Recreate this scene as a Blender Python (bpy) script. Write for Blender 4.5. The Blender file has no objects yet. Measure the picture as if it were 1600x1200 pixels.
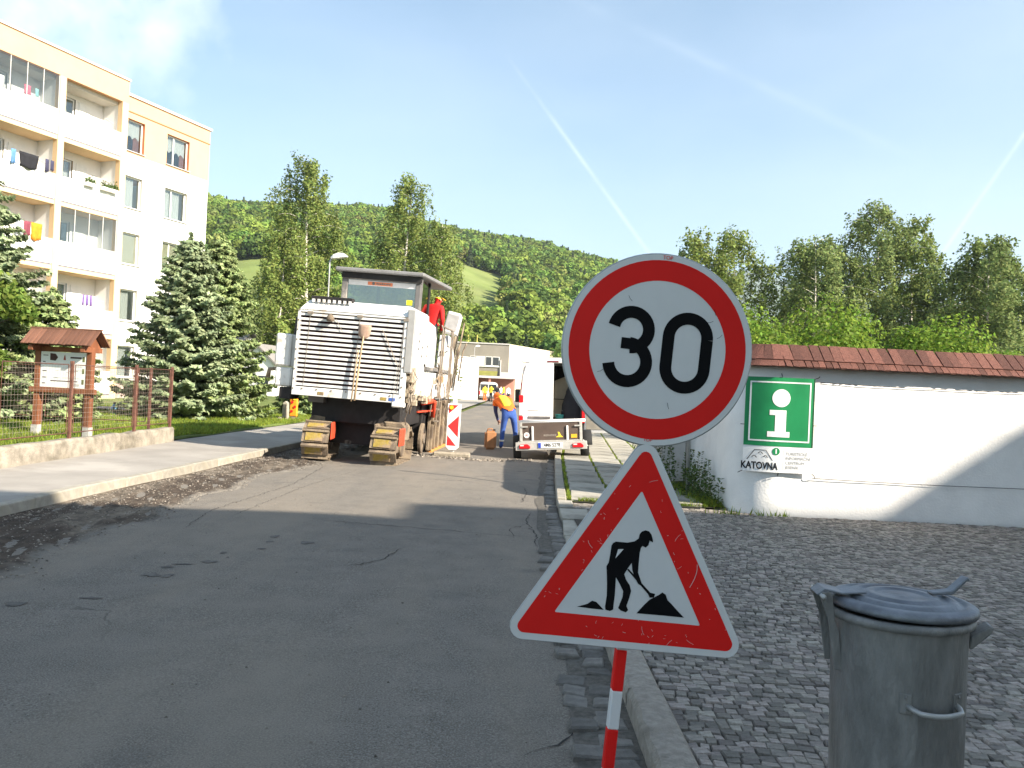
import bpy, bmesh, math, random
import numpy as np
from mathutils import Vector, Matrix, Euler
R = math.radians
S = bpy.context.scene
COL = S.collection

# ------------------------------------------------------------------ camera, sky, sun, exposure
cam = bpy.data.cameras.new('camera'); cam_o = bpy.data.objects.new('camera', cam); COL.objects.link(cam_o)
cam.lens = 29.03; cam.sensor_width = 36; cam.sensor_fit = 'HORIZONTAL'; cam.clip_end = 6000; cam.clip_start = 0.05
_r = R(2.6); _p = R(0.27)
_right = Vector((math.cos(_r), 0, math.sin(_r)))
_fwd = Vector((0, math.cos(_p), math.sin(_p)))
_right = (_right - _fwd * _right.dot(_fwd)).normalized()
_up = _right.cross(_fwd)
cam_o.matrix_world = Matrix(((_right.x, _up.x, -_fwd.x, 0), (_right.y, _up.y, -_fwd.y, 0), (_right.z, _up.z, -_fwd.z, 1.55), (0, 0, 0, 1)))
S.camera = cam_o

SUN_AZ, SUN_EL = R(120), R(32)          # clockwise from +Y
LDIR = Vector((math.sin(SUN_AZ) * math.cos(SUN_EL), math.cos(SUN_AZ) * math.cos(SUN_EL), math.sin(SUN_EL)))
sun = bpy.data.lights.new('sun', 'SUN'); sun.energy = 5.0; sun.angle = R(0.53); sun.color = (1, 0.90, 0.76)
sun_o = bpy.data.objects.new('sun', sun); COL.objects.link(sun_o); sun_o.location = (40, -30, 40)
sun_o.rotation_euler = (-LDIR).to_track_quat('-Z', 'Y').to_euler()

S.view_settings.view_transform = 'Standard'; S.view_settings.look = 'None'
S.view_settings.exposure = 1.46; S.view_settings.gamma = 1.0; S.view_settings.use_curve_mapping = False

W = bpy.data.worlds.new('World'); S.world = W; W.use_nodes = True
def build_world():
    nt = W.node_tree; N = nt.nodes; Lk = nt.links
    for n in list(N): N.remove(n)
    def nd(t, **k):
        n = N.new(t)
        for a, b in k.items(): setattr(n, a, b)
        return n
    def math_(op, a, b=None, c=None, clamp=False):
        n = nd('ShaderNodeMath', operation=op, use_clamp=clamp)
        for i, v in enumerate((a, b, c)):
            if v is None: continue
            if isinstance(v, (int, float)): n.inputs[i].default_value = v
            else: Lk.new(v, n.inputs[i])
        return n.outputs[0]
    def dot(v, vec):
        n = nd('ShaderNodeVectorMath', operation='DOT_PRODUCT'); Lk.new(v, n.inputs[0]); n.inputs[1].default_value = vec
        return n.outputs['Value']
    def sstep(v, a, b):
        n = nd('ShaderNodeMapRange', interpolation_type='SMOOTHSTEP'); Lk.new(v, n.inputs[0])
        n.inputs[1].default_value = a; n.inputs[2].default_value = b
        return n.outputs[0]
    sky = nd('ShaderNodeTexSky', sky_type='NISHITA'); sky.sun_disc = False
    sky.sun_elevation = SUN_EL; sky.sun_rotation = SUN_AZ; sky.air_density = 1.0; sky.dust_density = .9; sky.ozone_density = 1.4; sky.altitude = 450
    tc = nd('ShaderNodeTexCoord'); d = tc.outputs['Generated']
    def noise(scale, detail, rough=.55, sx=(1, 1, 1)):
        m = nd('ShaderNodeMapping'); m.inputs['Scale'].default_value = sx; Lk.new(d, m.inputs[0])
        n = nd('ShaderNodeTexNoise'); n.inputs['Scale'].default_value = scale; n.inputs['Detail'].default_value = detail; n.inputs['Roughness'].default_value = rough
        Lk.new(m.outputs[0], n.inputs['Vector']); return n.outputs['Fac']
    # thin cirrus everywhere
    cir = math_('MULTIPLY', sstep(noise(1.7, 5, .5, (1, 1, 2.6)), .2, .85), .2)
    # a fair-weather cloud bank, patchy, one lump of it over the flats
    lump = sstep(math_('ADD', dot(d, (-0.478, 0.803, 0.356)), math_('MULTIPLY', noise(9, 6), .05)), 1.002, 1.04)
    cum = math_('MAXIMUM', math_('MULTIPLY', lump, 1.0), sstep(math_('SUBTRACT', noise(3.1, 6), math_('MULTIPLY', sstep(dot(d, (0, 1, 0)), .2, .75), .3)), .60, .70))
    # contrails: arcs of great circles
    def trail(nrm, mid, half, w, amt):
        n_ = dot(d, nrm); m_ = dot(d, mid)
        a = math_('DIVIDE', n_, w); a = math_('MULTIPLY', a, a); a = math_('POWER', 2.718, math_('MULTIPLY', a, -1.0))
        t = sstep(m_, math.cos(half), math.cos(half * .35))
        return math_('MULTIPLY', math_('MULTIPLY', a, t), math_('MULTIPLY', sstep(noise(14, 4), .15, .7), amt))
    def mid(a, b): return tuple((Vector(a) + Vector(b)).normalized())
    tA = trail((-0.765, 0.2244, -0.6036), mid((0.04, .955, .30), (0.1513, 0.9737, 0.1702)), .20, .0022, .24)
    tB = trail((-0.8039, 0.3195, 0.5017), mid((0.4986, 0.8218, 0.2756), (0.4584, 0.8703, 0.1803)), .12, .0020, .22)
    tC = trail((-0.3462, 0.4176, -0.8401), mid((0.051, 0.9025, 0.4276), (0.3524, 0.8878, 0.2961)), .28, .005, .08)
    fac = math_('MAXIMUM', cir, cum)
    for t in (tA, tB, tC): fac = math_('ADD', fac, t)
    fac = math_('MINIMUM', fac, 1.0)
    mix = nd('ShaderNodeMix', data_type='RGBA'); Lk.new(fac, mix.inputs['Factor'])
    hs = nd('ShaderNodeHueSaturation'); hs.inputs['Saturation'].default_value = 1.04; hs.inputs['Value'].default_value = 1.0; hs.inputs['Hue'].default_value = .487
    Lk.new(sky.outputs[0], hs.inputs['Color']); Lk.new(hs.outputs[0], mix.inputs['A'])
    mix.inputs['B'].default_value = (6.6, 7.0, 7.4, 1)
    bg = nd('ShaderNodeBackground'); bg.inputs['Strength'].default_value = 0.09
    Lk.new(mix.outputs['Result'], bg.inputs['Color'])
    out = nd('ShaderNodeOutputWorld'); Lk.new(bg.outputs[0], out.inputs['Surface'])
build_world()

# ------------------------------------------------------------------ materials
MATS = {}
def mat(name, col, rough=.85, var=.15, scale=6.0, bump=0.0, bscale=None, col2=None, mask=(.5, .65), mscale=1.5, metal=0.0,
        rnd=0.0, attr=None, spec=.3, stretch=(1, 1, 1), trans=0.0, detail=6, coord='Object', hue=0.0, coat=0):
    """noise-varied colour; col2 = second colour in patches; rnd = per-object value spread; attr = per-face float attribute"""
    if name in MATS: return MATS[name]
    m = bpy.data.materials.new(name); m.use_nodes = True; nt = m.node_tree; N = nt.nodes; L = nt.links
    b = N['Principled BSDF']; b.inputs['Roughness'].default_value = rough; b.inputs['Metallic'].default_value = metal
    b.inputs['Specular IOR Level'].default_value = spec
    if coat: b.inputs['Coat Weight'].default_value = coat; b.inputs['Coat Roughness'].default_value = .12
    tc = N.new('ShaderNodeTexCoord'); mp = N.new('ShaderNodeMapping'); mp.inputs['Scale'].default_value = stretch
    L.new(tc.outputs[coord], mp.inputs[0])
    def noise(sc, det=detail, ro=.6):
        n = N.new('ShaderNodeTexNoise'); n.inputs['Scale'].default_value = sc; n.inputs['Detail'].default_value = det; n.inputs['Roughness'].default_value = ro
        L.new(mp.outputs[0], n.inputs['Vector']); return n.outputs['Fac']
    def ramp(v, a, bb, lo=0., hi=1.):
        r = N.new('ShaderNodeMapRange'); r.interpolation_type = 'SMOOTHSTEP'; L.new(v, r.inputs[0])
        for i, q in enumerate((a, bb, lo, hi)): r.inputs[i + 1].default_value = q
        return r.outputs[0]
    def mixc(f, A, B, bt='MIX'):
        x = N.new('ShaderNodeMix'); x.data_type = 'RGBA'; x.blend_type = bt
        for k, v in (('Factor', f), ('A', A), ('B', B)):
            if isinstance(v, (int, float)): x.inputs[k].default_value = v
            elif isinstance(v, (tuple, list)): x.inputs[k].default_value = (*v[:3], 1)
            else: L.new(v, x.inputs[k])
        return x.outputs['Result']
    c = tuple(col)
    if col2 is not None: c = mixc(ramp(noise(mscale, 5), *mask), c, tuple(col2))
    val = ramp(noise(scale), .25, .75, 1 - var, 1 + var)
    def mul(a, bb):
        x = N.new('ShaderNodeMath'); x.operation = 'MULTIPLY'
        for i, v in enumerate((a, bb)):
            if isinstance(v, (int, float)): x.inputs[i].default_value = v
            else: L.new(v, x.inputs[i])
        return x.outputs[0]
    rv = None
    if rnd:
        if attr: a_ = N.new('ShaderNodeAttribute'); a_.attribute_name = attr; rv = a_.outputs['Fac']
        else: rv = N.new('ShaderNodeObjectInfo').outputs['Random']
        val = mul(val, ramp(rv, 0, 1, 1 - rnd, 1 + rnd))
    hsv = N.new('ShaderNodeHueSaturation')
    if isinstance(c, tuple): hsv.inputs['Color'].default_value = (*c[:3], 1)
    else: L.new(c, hsv.inputs['Color'])
    L.new(val, hsv.inputs['Value'])
    if hue and rv is not None:
        w = N.new('ShaderNodeTexWhiteNoise'); w.noise_dimensions = '1D'; L.new(rv, w.inputs['W'])
        L.new(ramp(w.outputs['Value'], 0, 1, .5 - hue, .5 + hue), hsv.inputs['Hue'])
    cc = hsv.outputs[0]
    L.new(cc, b.inputs['Base Color'])
    if bump:
        bn = N.new('ShaderNodeBump'); bn.inputs['Strength'].default_value = min(1, bump); bn.inputs['Distance'].default_value = .02 * max(1, bump)
        L.new(noise(bscale or scale * 4, 4), bn.inputs['Height']); L.new(bn.outputs[0], b.inputs['Normal'])
    if trans:
        t = N.new('ShaderNodeBsdfTranslucent'); L.new(cc, t.inputs['Color'])
        ms = N.new('ShaderNodeMixShader'); ms.inputs[0].default_value = trans
        L.new(b.outputs[0], ms.inputs[1]); L.new(t.outputs[0], ms.inputs[2])
        L.new(ms.outputs[0], N['Material Output'].inputs['Surface'])
    MATS[name] = m
    return m
def glass_mat(name, col, rough=.05, alpha_mix=.5):
    """thin pane: part mirror, part see-through"""
    m = bpy.data.materials.new(name); m.use_nodes = True; nt = m.node_tree; N = nt.nodes; L = nt.links
    N.remove(N['Principled BSDF'])
    g = N.new('ShaderNodeBsdfGlossy'); g.inputs['Roughness'].default_value = rough; g.inputs['Color'].default_value = (.9, .95, .95, 1)
    t = N.new('ShaderNodeBsdfTransparent'); t.inputs['Color'].default_value = (*col, 1)
    f = N.new('ShaderNodeLayerWeight'); f.inputs['Blend'].default_value = .5; p_ = N.new('ShaderNodeMath'); p_.operation = 'POWER'; p_.inputs[1].default_value = 4.0; L.new(f.outputs['Facing'], p_.inputs[0])
    a = N.new('ShaderNodeMath'); a.operation = 'MULTIPLY_ADD'; a.inputs[1].default_value = .7; a.inputs[2].default_value = alpha_mix; L.new(p_.outputs[0], a.inputs[0])
    x = N.new('ShaderNodeMixShader'); L.new(a.outputs[0], x.inputs[0]); L.new(t.outputs[0], x.inputs[1]); L.new(g.outputs[0], x.inputs[2])
    L.new(x.outputs[0], N['Material Output'].inputs['Surface'])
    return m

# ------------------------------------------------------------------ mesh helpers
class MB:
    def __init__(s): s.v = []; s.f = []; s.m = []; s.cur = 0
    def add(s, vs, fs, M=None):
        o = len(s.v)
        s.v.extend([tuple(M @ Vector(p)) for p in vs] if M is not None else [tuple(p) for p in vs])
        for f in fs: s.f.append(tuple(i + o for i in f)); s.m.append(s.cur)
        return s
    def box(s, x0, x1, y0, y1, z0, z1, M=None):
        return s.add([(x0, y0, z0), (x1, y0, z0), (x1, y1, z0), (x0, y1, z0), (x0, y0, z1), (x1, y0, z1), (x1, y1, z1), (x0, y1, z1)],
                     [(0, 3, 2, 1), (4, 5, 6, 7), (0, 1, 5, 4), (1, 2, 6, 5), (2, 3, 7, 6), (3, 0, 4, 7)], M)
    def prism(s, poly, y0, y1, M=None):
        """poly in x,z, CCW seen from -Y; extruded y0..y1"""
        n = len(poly)
        return s.add([(x, y0, z) for x, z in poly] + [(x, y1, z) for x, z in poly],
                     [tuple(range(n)), tuple(range(2 * n - 1, n - 1, -1))] + [(i, i + n, (i + 1) % n + n, (i + 1) % n) for i in range(n)], M)
    def cyl(s, p0, p1, r0, r1=None, n=10, caps=True):
        r1 = r0 if r1 is None else r1
        p0 = Vector(p0); p1 = Vector(p1); q = (p1 - p0).to_track_quat('Z', 'Y')
        vs = []
        for p, r in ((p0, r0), (p1, r1)):
            for i in range(n): vs.append(p + q @ Vector((r * math.cos(2 * math.pi * i / n), r * math.sin(2 * math.pi * i / n), 0)))
        fs = [(i, (i + 1) % n, n + (i + 1) % n, n + i) for i in range(n)]
        if caps: fs += [tuple(range(n - 1, -1, -1)), tuple(range(n, 2 * n))]
        return s.add(vs, fs)
    def tube(s, pts, r, n=6):
        rs = r if isinstance(r, (list, tuple)) else [r] * len(pts)
        P = [Vector(p) for p in pts]; vs = []; fs = []
        for k, p in enumerate(P):
            t = (P[min(k + 1, len(P) - 1)] - P[max(k - 1, 0)]).normalized()
            q = t.to_track_quat('Z', 'Y')
            for i in range(n): vs.append(p + q @ Vector((rs[k] * math.cos(2 * math.pi * i / n), rs[k] * math.sin(2 * math.pi * i / n), 0)))
        for k in range(len(P) - 1):
            for i in range(n): fs.append((k * n + i, k * n + (i + 1) % n, (k + 1) * n + (i + 1) % n, (k + 1) * n + i))
        fs += [tuple(range(n - 1, -1, -1)), tuple(range((len(P) - 1) * n, len(P) * n))]
        return s.add(vs, fs)
    def lathe(s, prof, n=24, M=None):
        vs = []; fs = []
        for r, z in prof:
            for i in range(n): vs.append((r * math.cos(2 * math.pi * i / n), r * math.sin(2 * math.pi * i / n), z))
        for k in range(len(prof) - 1):
            for i in range(n): fs.append((k * n + i, k * n + (i + 1) % n, (k + 1) * n + (i + 1) % n, (k + 1) * n + i))
        fs += [tuple(range(n - 1, -1, -1)), tuple(range((len(prof) - 1) * n, len(prof) * n))]
        return s.add(vs, fs, M)
    def flat(s, poly, y, M=None):
        """n-gon in the x,z plane facing -Y"""
        return s.add([(x, y, z) for x, z in poly], [tuple(range(len(poly)))], M)
    def mesh(s, name, mats, bevel=0, smooth=False, seg=1, tri=False):
        me = bpy.data.meshes.new(name); me.from_pydata(s.v, [], s.f)
        ms = mats if isinstance(mats, (list, tuple)) else [mats]
        for m in ms: me.materials.append(m)
        if len(ms) > 1: me.polygons.foreach_set('material_index', s.m)
        if bevel or tri:
            bm = bmesh.new(); bm.from_mesh(me)
            if bevel:
                bmesh.ops.recalc_face_normals(bm, faces=bm.faces)
                ed = [e for e in bm.edges if len(e.link_faces) == 2 and e.calc_face_angle(0) > .5]
                bmesh.ops.bevel(bm, geom=ed, offset=bevel, segments=seg, affect='EDGES', clamp_overlap=True)
            if tri: bmesh.ops.triangulate(bm, faces=bm.faces)
            bm.to_mesh(me); bm.free()
        if smooth: me.polygons.foreach_set('use_smooth', [True] * len(me.polygons))
        me.update(); return me
    def build(s, name, mats, parent=None, loc=(0, 0, 0), rot=(0, 0, 0), bevel=0, smooth=False, seg=1, tri=False):
        return link(name, s.mesh(name, mats, bevel, smooth, seg, tri), parent, loc, rot)
def link(name, me, parent=None, loc=(0, 0, 0), rot=(0, 0, 0)):
    o = bpy.data.objects.new(name, me); COL.objects.link(o); o.location = loc; o.rotation_euler = rot
    if parent is not None: o.parent = parent
    return o
def empty(name, loc=(0, 0, 0), rot=(0, 0, 0)):
    return link(name, None, None, loc, rot)
def tag(o, label=None, cat=None, group=None, kind=None):
    if label: o['label'] = label
    if cat: o['category'] = cat
    if group: o['group'] = group
    if kind: o['kind'] = kind
    return o
def kids(o): return [c for c in COL.objects if c.parent == o]
def copy_tree(o, parent=None):
    c = o.copy(); COL.objects.link(c); c.parent = parent
    for ch in kids(o): copy_tree(ch, c)
    return c
def text(body, size, M, mats, name, parent, bold=0.0, align='CENTER', sx=1.0):
    cu = bpy.data.curves.new('t', 'FONT'); cu.body = body; cu.size = size; cu.align_x = align; cu.align_y = 'CENTER'; cu.offset = bold; cu.extrude = .0004
    t = bpy.data.objects.new('t', cu); COL.objects.link(t)
    dg = bpy.context.evaluated_depsgraph_get(); dg.update()
    me = bpy.data.meshes.new_from_object(t.evaluated_get(dg)); COL.objects.unlink(t); bpy.data.objects.remove(t)
    me.transform(Matrix.Diagonal((sx, 1, 1, 1))); me.transform(M); me.materials.clear(); me.materials.append(mats)
    return link(name, me, parent)
XZ = Matrix.Rotation(R(90), 4, 'X')                     # text plane upright, facing -Y
def T(x, y, z): return Matrix.Translation((x, y, z))
def stroke(pts, w):
    """flat ribbon polygon along pts (x,z)"""
    P = [Vector((p[0], p[1])) for p in pts]; a = []; b = []
    for i, p in enumerate(P):
        t = (P[min(i + 1, len(P) - 1)] - P[max(i - 1, 0)]).normalized(); n = Vector((-t.y, t.x)) * w / 2
        a.append(p + n); b.append(p - n)
    return [tuple(q) for q in a], [tuple(q) for q in b]
def ribbon(mb, pts, w, y, M=None):
    a, b = stroke(pts, w); n = len(a)
    mb.add([(x, y, z) for x, z in a] + [(x, y, z) for x, z in b], [(i, n + i, n + i + 1, i + 1) for i in range(n - 1)], M)
def leaf_mesh(name, P, size, mats, rng, up=.3, aspect=1.0, dirs=None, jit=.35, shape='diamond', nrm=None, jn=.5):
    """P (N,3): one leaf face at each point; dirs (N,3) optional long axis"""
    N = len(P)
    d = rng.normal(size=(N, 3)) if dirs is None else dirs + rng.normal(size=(N, 3)) * jit
    d /= np.linalg.norm(d, axis=1)[:, None] + 1e-9
    n = rng.normal(size=(N, 3)) if nrm is None else nrm + rng.normal(size=(N, 3)) * jn; n[:, 2] += up
    if nrm is not None: d = np.cross(n, d); d /= np.linalg.norm(d, axis=1)[:, None] + 1e-9
    s = np.cross(d, n); s /= np.linalg.norm(s, axis=1)[:, None] + 1e-9
    sz = size * rng.uniform(.65, 1.35, (N, 1)); a = d * sz * .5; b = s * sz * .5 * aspect
    V = np.stack([P - a, P + b * 1.0, P + a, P - b * 1.0], 1) if shape == 'diamond' else np.stack([P - a - b, P - a + b, P + a + b, P + a - b], 1)
    me = bpy.data.meshes.new(name); me.vertices.add(N * 4); me.loops.add(N * 4); me.polygons.add(N)
    me.vertices.foreach_set('co', V.reshape(-1).astype(np.float32)); me.loops.foreach_set('vertex_index', np.arange(N * 4, dtype=np.int32))
    me.polygons.foreach_set('loop_start', np.arange(0, N * 4, 4, dtype=np.int32))
    at = me.attributes.new('rnd', 'FLOAT', 'FACE'); at.data.foreach_set('value', rng.random(N).astype(np.float32))
    me.materials.append(mats); me.update(calc_edges=True); return me
def interp(tab, y):
    if y <= tab[0][0]: return tab[0][1]
    for (a, va), (b, vb) in zip(tab, tab[1:]):
        if y <= b: return va + (vb - va) * (y - a) / (b - a)
    return tab[-1][1]

# ------------------------------------------------------------------ the setting: ground, hills, road, pavements
rng = np.random.default_rng(7); random.seed(7)
U = random.uniform
def proj(x, y, z):
    v = Vector((x, y, z)) - Vector((0, 0, 1.55)); d = v.dot(_fwd)
    if d < .1: return (-9999, -9999)
    return 800 + 1290 * v.dot(_right) / d, 600 - 1290 * v.dot(_up) / d
def sheet(name, xs, ys, zf, m, parent=None, smooth=True):
    vs = [(x, y, zf(x, y)) for y in ys for x in xs]; n = len(xs)
    fs = [(j * n + i, j * n + i + 1, (j + 1) * n + i + 1, (j + 1) * n + i) for j in range(len(ys) - 1) for i in range(n - 1)]
    return MB().add(vs, fs).build(name, m, parent, smooth=smooth)
LK = [(-6, -5.2), (10, -5.12), (16, -4.8), (25, -4.4), (49, -2.9), (85, -2.4), (130, -2.2)]       # left kerb line
RK = [(-6, .62), (10.5, .64), (14, .8), (18, 1.0), (22, 1.3), (26, 1.6), (36, 2.3), (60, 3.5), (130, 5)]
LO = [(-6, -7.0), (17, -6.9), (25, -6.6), (49, -5.4), (85, -5.0), (130, -4.6)]                     # outer edge of the left pavement
lk = lambda y: interp(LK, y); rk = lambda y: interp(RK, y); lo = lambda y: interp(LO, y)

M_grass = mat('lawn_soil', (.105, .14, .03), .95, .3, 3, .6, 40, col2=(.15, .16, .05), mscale=.6)
g = MB().add([(-1500, -600, -.06), (1500, -600, -.06), (1500, 2600, -.06), (-1500, 2600, -.06)], [(0, 1, 2, 3)]).build('ground', M_grass)
tag(g, kind='structure')

# wooded hill
RID = [(-60, 105), (-38, 102), (-20.7, 97.7), (-17.8, 99.3), (-14.5, 100.1), (-9.3, 99.5), (-5.4, 93.8), (-2.2, 89.3), (1.8, 84.6), (4, 81.5), (7.1, 77.5), (10.6, 66), (15, 48), (19, 30), (25, 8), (30, 3), (62, 3)]
def hill_h(az, rho):
    top = max(0, interp(RID, az) - 6); t = min(1.25, max(0, (rho - 118) / 362))
    w = 1.6 * math.sin(az * .5 + rho * .015) + 1.0 * math.sin(rho * .04 - az * .3)
    return -.3 + top * t - max(0, rho - 480) * .12 + w * min(1, t * 3) * (top > 5)
azs = np.linspace(-62, 62, 150); rhos = np.concatenate([np.linspace(105, 560, 76), [640, 760, 900]])
vs = [(rho * math.sin(R(a)), rho * math.cos(R(a)), hill_h(a, rho)) for rho in rhos for a in azs]; n = len(azs)
M_meadow = mat('meadow', (.165, .21, .055), .95, .22, .05, 0, col2=(.21, .235, .08), mscale=.02, mask=(.4, .7))
hill = MB().add(vs, [(j * n + i, j * n + i + 1, (j + 1) * n + i + 1, (j + 1) * n + i) for j in range(len(rhos) - 1) for i in range(n - 1)]).build('hill', M_meadow, smooth=True)
tag(hill, kind='structure')
FAR = [(-62, 300), (-20, 330), (8.5, 350), (12.7, 366), (16.5, 357), (17.5, 343), (21, 295), (24.7, 277), (28.3, 270), (31.3, 242), (34.8, 196), (45, 170), (62, 200)]
vs = []; az2 = np.linspace(-62, 62, 120)
for rho, k in ((1300, 0), (1600, .35), (2000, .7), (2400, 1), (2900, .9)):
    for a in az2: vs.append((rho * math.sin(R(a)), rho * math.cos(R(a)), -2 + k * (interp(FAR, a) + 8 * math.sin(a * 1.7) + 5 * math.sin(a * 4.1 + rho))))
n = len(az2)
M_far = mat('far_wood', (.11, .15, .11), .95, .35, .02, 0)
tag(MB().add(vs, [(j * n + i, j * n + i + 1, (j + 1) * n + i + 1, (j + 1) * n + i) for j in range(4) for i in range(n - 1)]).build('distant_hill', M_far, smooth=True), kind='structure')

# forest on the hill: instanced on points with geometry nodes
def leafmat(name, col, var=.35, trans=.35, hue=.03, rnd=.35, attr='rnd', sc=2.0):
    return mat(name, col, .7, var, sc, trans=trans, rnd=rnd, attr=attr, hue=hue, spec=.15)
M_wood = [mat('wood_leaf_%s' % k, c, .75, .25, .5, trans=.3, rnd=.35, hue=.02, spec=.1) for k, c in
          (('fresh', (.18, .26, .05)), ('deep', (.115, .185, .045)), ('pale', (.235, .265, .08)), ('dark', (.07, .10, .05)))]
srcs = bpy.data.collections.new('wood_sources')
for k in range(7):
    r2 = np.random.default_rng(100 + k); n = 420
    if k < 5:
        nl = 9; cen = np.column_stack([r2.uniform(-.26, .26, nl), r2.uniform(-.26, .26, nl), r2.uniform(.35, .85, nl)]); rad = r2.uniform(.15, .25, nl)
        w = r2.integers(0, nl, n); dv = r2.normal(size=(n, 3)); dv /= np.linalg.norm(dv, axis=1)[:, None]
        P = cen[w] + dv * (rad[w] * r2.uniform(.75, 1.05, n))[:, None]; P[:, 2] = np.maximum(P[:, 2], .08)
        me = leaf_mesh('wood_tree', P, .125, M_wood[(0, 1, 2, 0, 1)[k]], r2, up=.25, aspect=.9, nrm=dv, jn=.4)
    else:
        z = r2.uniform(.05, 1, n); rr = (1.02 - z) * .24 * (.75 + .25 * np.sin(z * 50)) * r2.uniform(.7, 1.05, n); an = r2.uniform(0, 6.283, n)
        P = np.column_stack([rr * np.cos(an), rr * np.sin(an), z])
        me = leaf_mesh('wood_conifer', P, .10, M_wood[3], r2, up=.4, aspect=.6, nrm=np.column_stack([np.cos(an), np.sin(an), an * 0 + .4]), jn=.4)
    o = bpy.data.objects.new('wood_source', me); srcs.objects.link(o)
pts = []; sc = []; ix = []; ro = []
while len(pts) < 11500:
    a = U(-34, 19); rho = math.sqrt(U(128 ** 2, 520 ** 2))
    if (-24 < a < -15.2 and 130 < rho < 245) or (-5.4 < a < -.6 and 165 < rho < 318): continue
    if rho < 165 and U(0, 1) < .35: continue
    if interp(RID, a) < 12: continue
    con = U(0, 1) < (.05 if rho < 430 else .16)
    ix.append(random.choice((5, 6)) if con else random.choices((0, 1, 2, 3, 4), (3, 2.2, 1.6, 3, 2))[0])
    pts.append((rho * math.sin(R(a)), rho * math.cos(R(a)), hill_h(a, rho) - .5)); h = U(5.2, 9.0) * (1.1 if con else 1) * (.85 if rho < 180 else 1); w = h * U(.8, 1.1)
    sc.append((w, w, h)); ro.append((0, 0, U(0, 6.28)))
me = bpy.data.meshes.new('forest'); me.from_pydata(pts, [], [])
for nm, ty, dat in (('scl', 'FLOAT_VECTOR', sc), ('rot', 'FLOAT_VECTOR', ro)):
    at = me.attributes.new(nm, ty, 'POINT'); at.data.foreach_set('vector', np.array(dat, np.float32).reshape(-1))
at = me.attributes.new('idx', 'INT', 'POINT'); at.data.foreach_set('value', np.array(ix, np.int32))
forest = link('forest', me); tag(forest, 'mixed green woodland covering the hillside behind the street', 'forest', kind='stuff')
ng = bpy.data.node_groups.new('forest_scatter', 'GeometryNodeTree')
ng.interface.new_socket('Geometry', in_out='INPUT', socket_type='NodeSocketGeometry'); ng.interface.new_socket('Geometry', in_out='OUTPUT', socket_type='NodeSocketGeometry')
gi = ng.nodes.new('NodeGroupInput'); go = ng.nodes.new('NodeGroupOutput'); ip = ng.nodes.new('GeometryNodeInstanceOnPoints')
ci = ng.nodes.new('GeometryNodeCollectionInfo'); ci.inputs['Collection'].default_value = srcs; ci.inputs['Separate Children'].default_value = True; ci.inputs['Reset Children'].default_value = True
ip.inputs['Pick Instance'].default_value = True
def named(nm, ty):
    q = ng.nodes.new('GeometryNodeInputNamedAttribute'); q.data_type = ty; q.inputs['Name'].default_value = nm; return q.outputs['Attribute']
ng.links.new(gi.outputs[0], ip.inputs['Points']); ng.links.new(ci.outputs[0], ip.inputs['Instance'])
ng.links.new(named('idx', 'INT'), ip.inputs['Instance Index']); ng.links.new(named('scl', 'FLOAT_VECTOR'), ip.inputs['Scale']); ng.links.new(named('rot', 'FLOAT_VECTOR'), ip.inputs['Rotation'])
ng.links.new(ip.outputs[0], go.inputs[0])
forest.modifiers.new('scatter', 'NODES').node_group = ng

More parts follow.
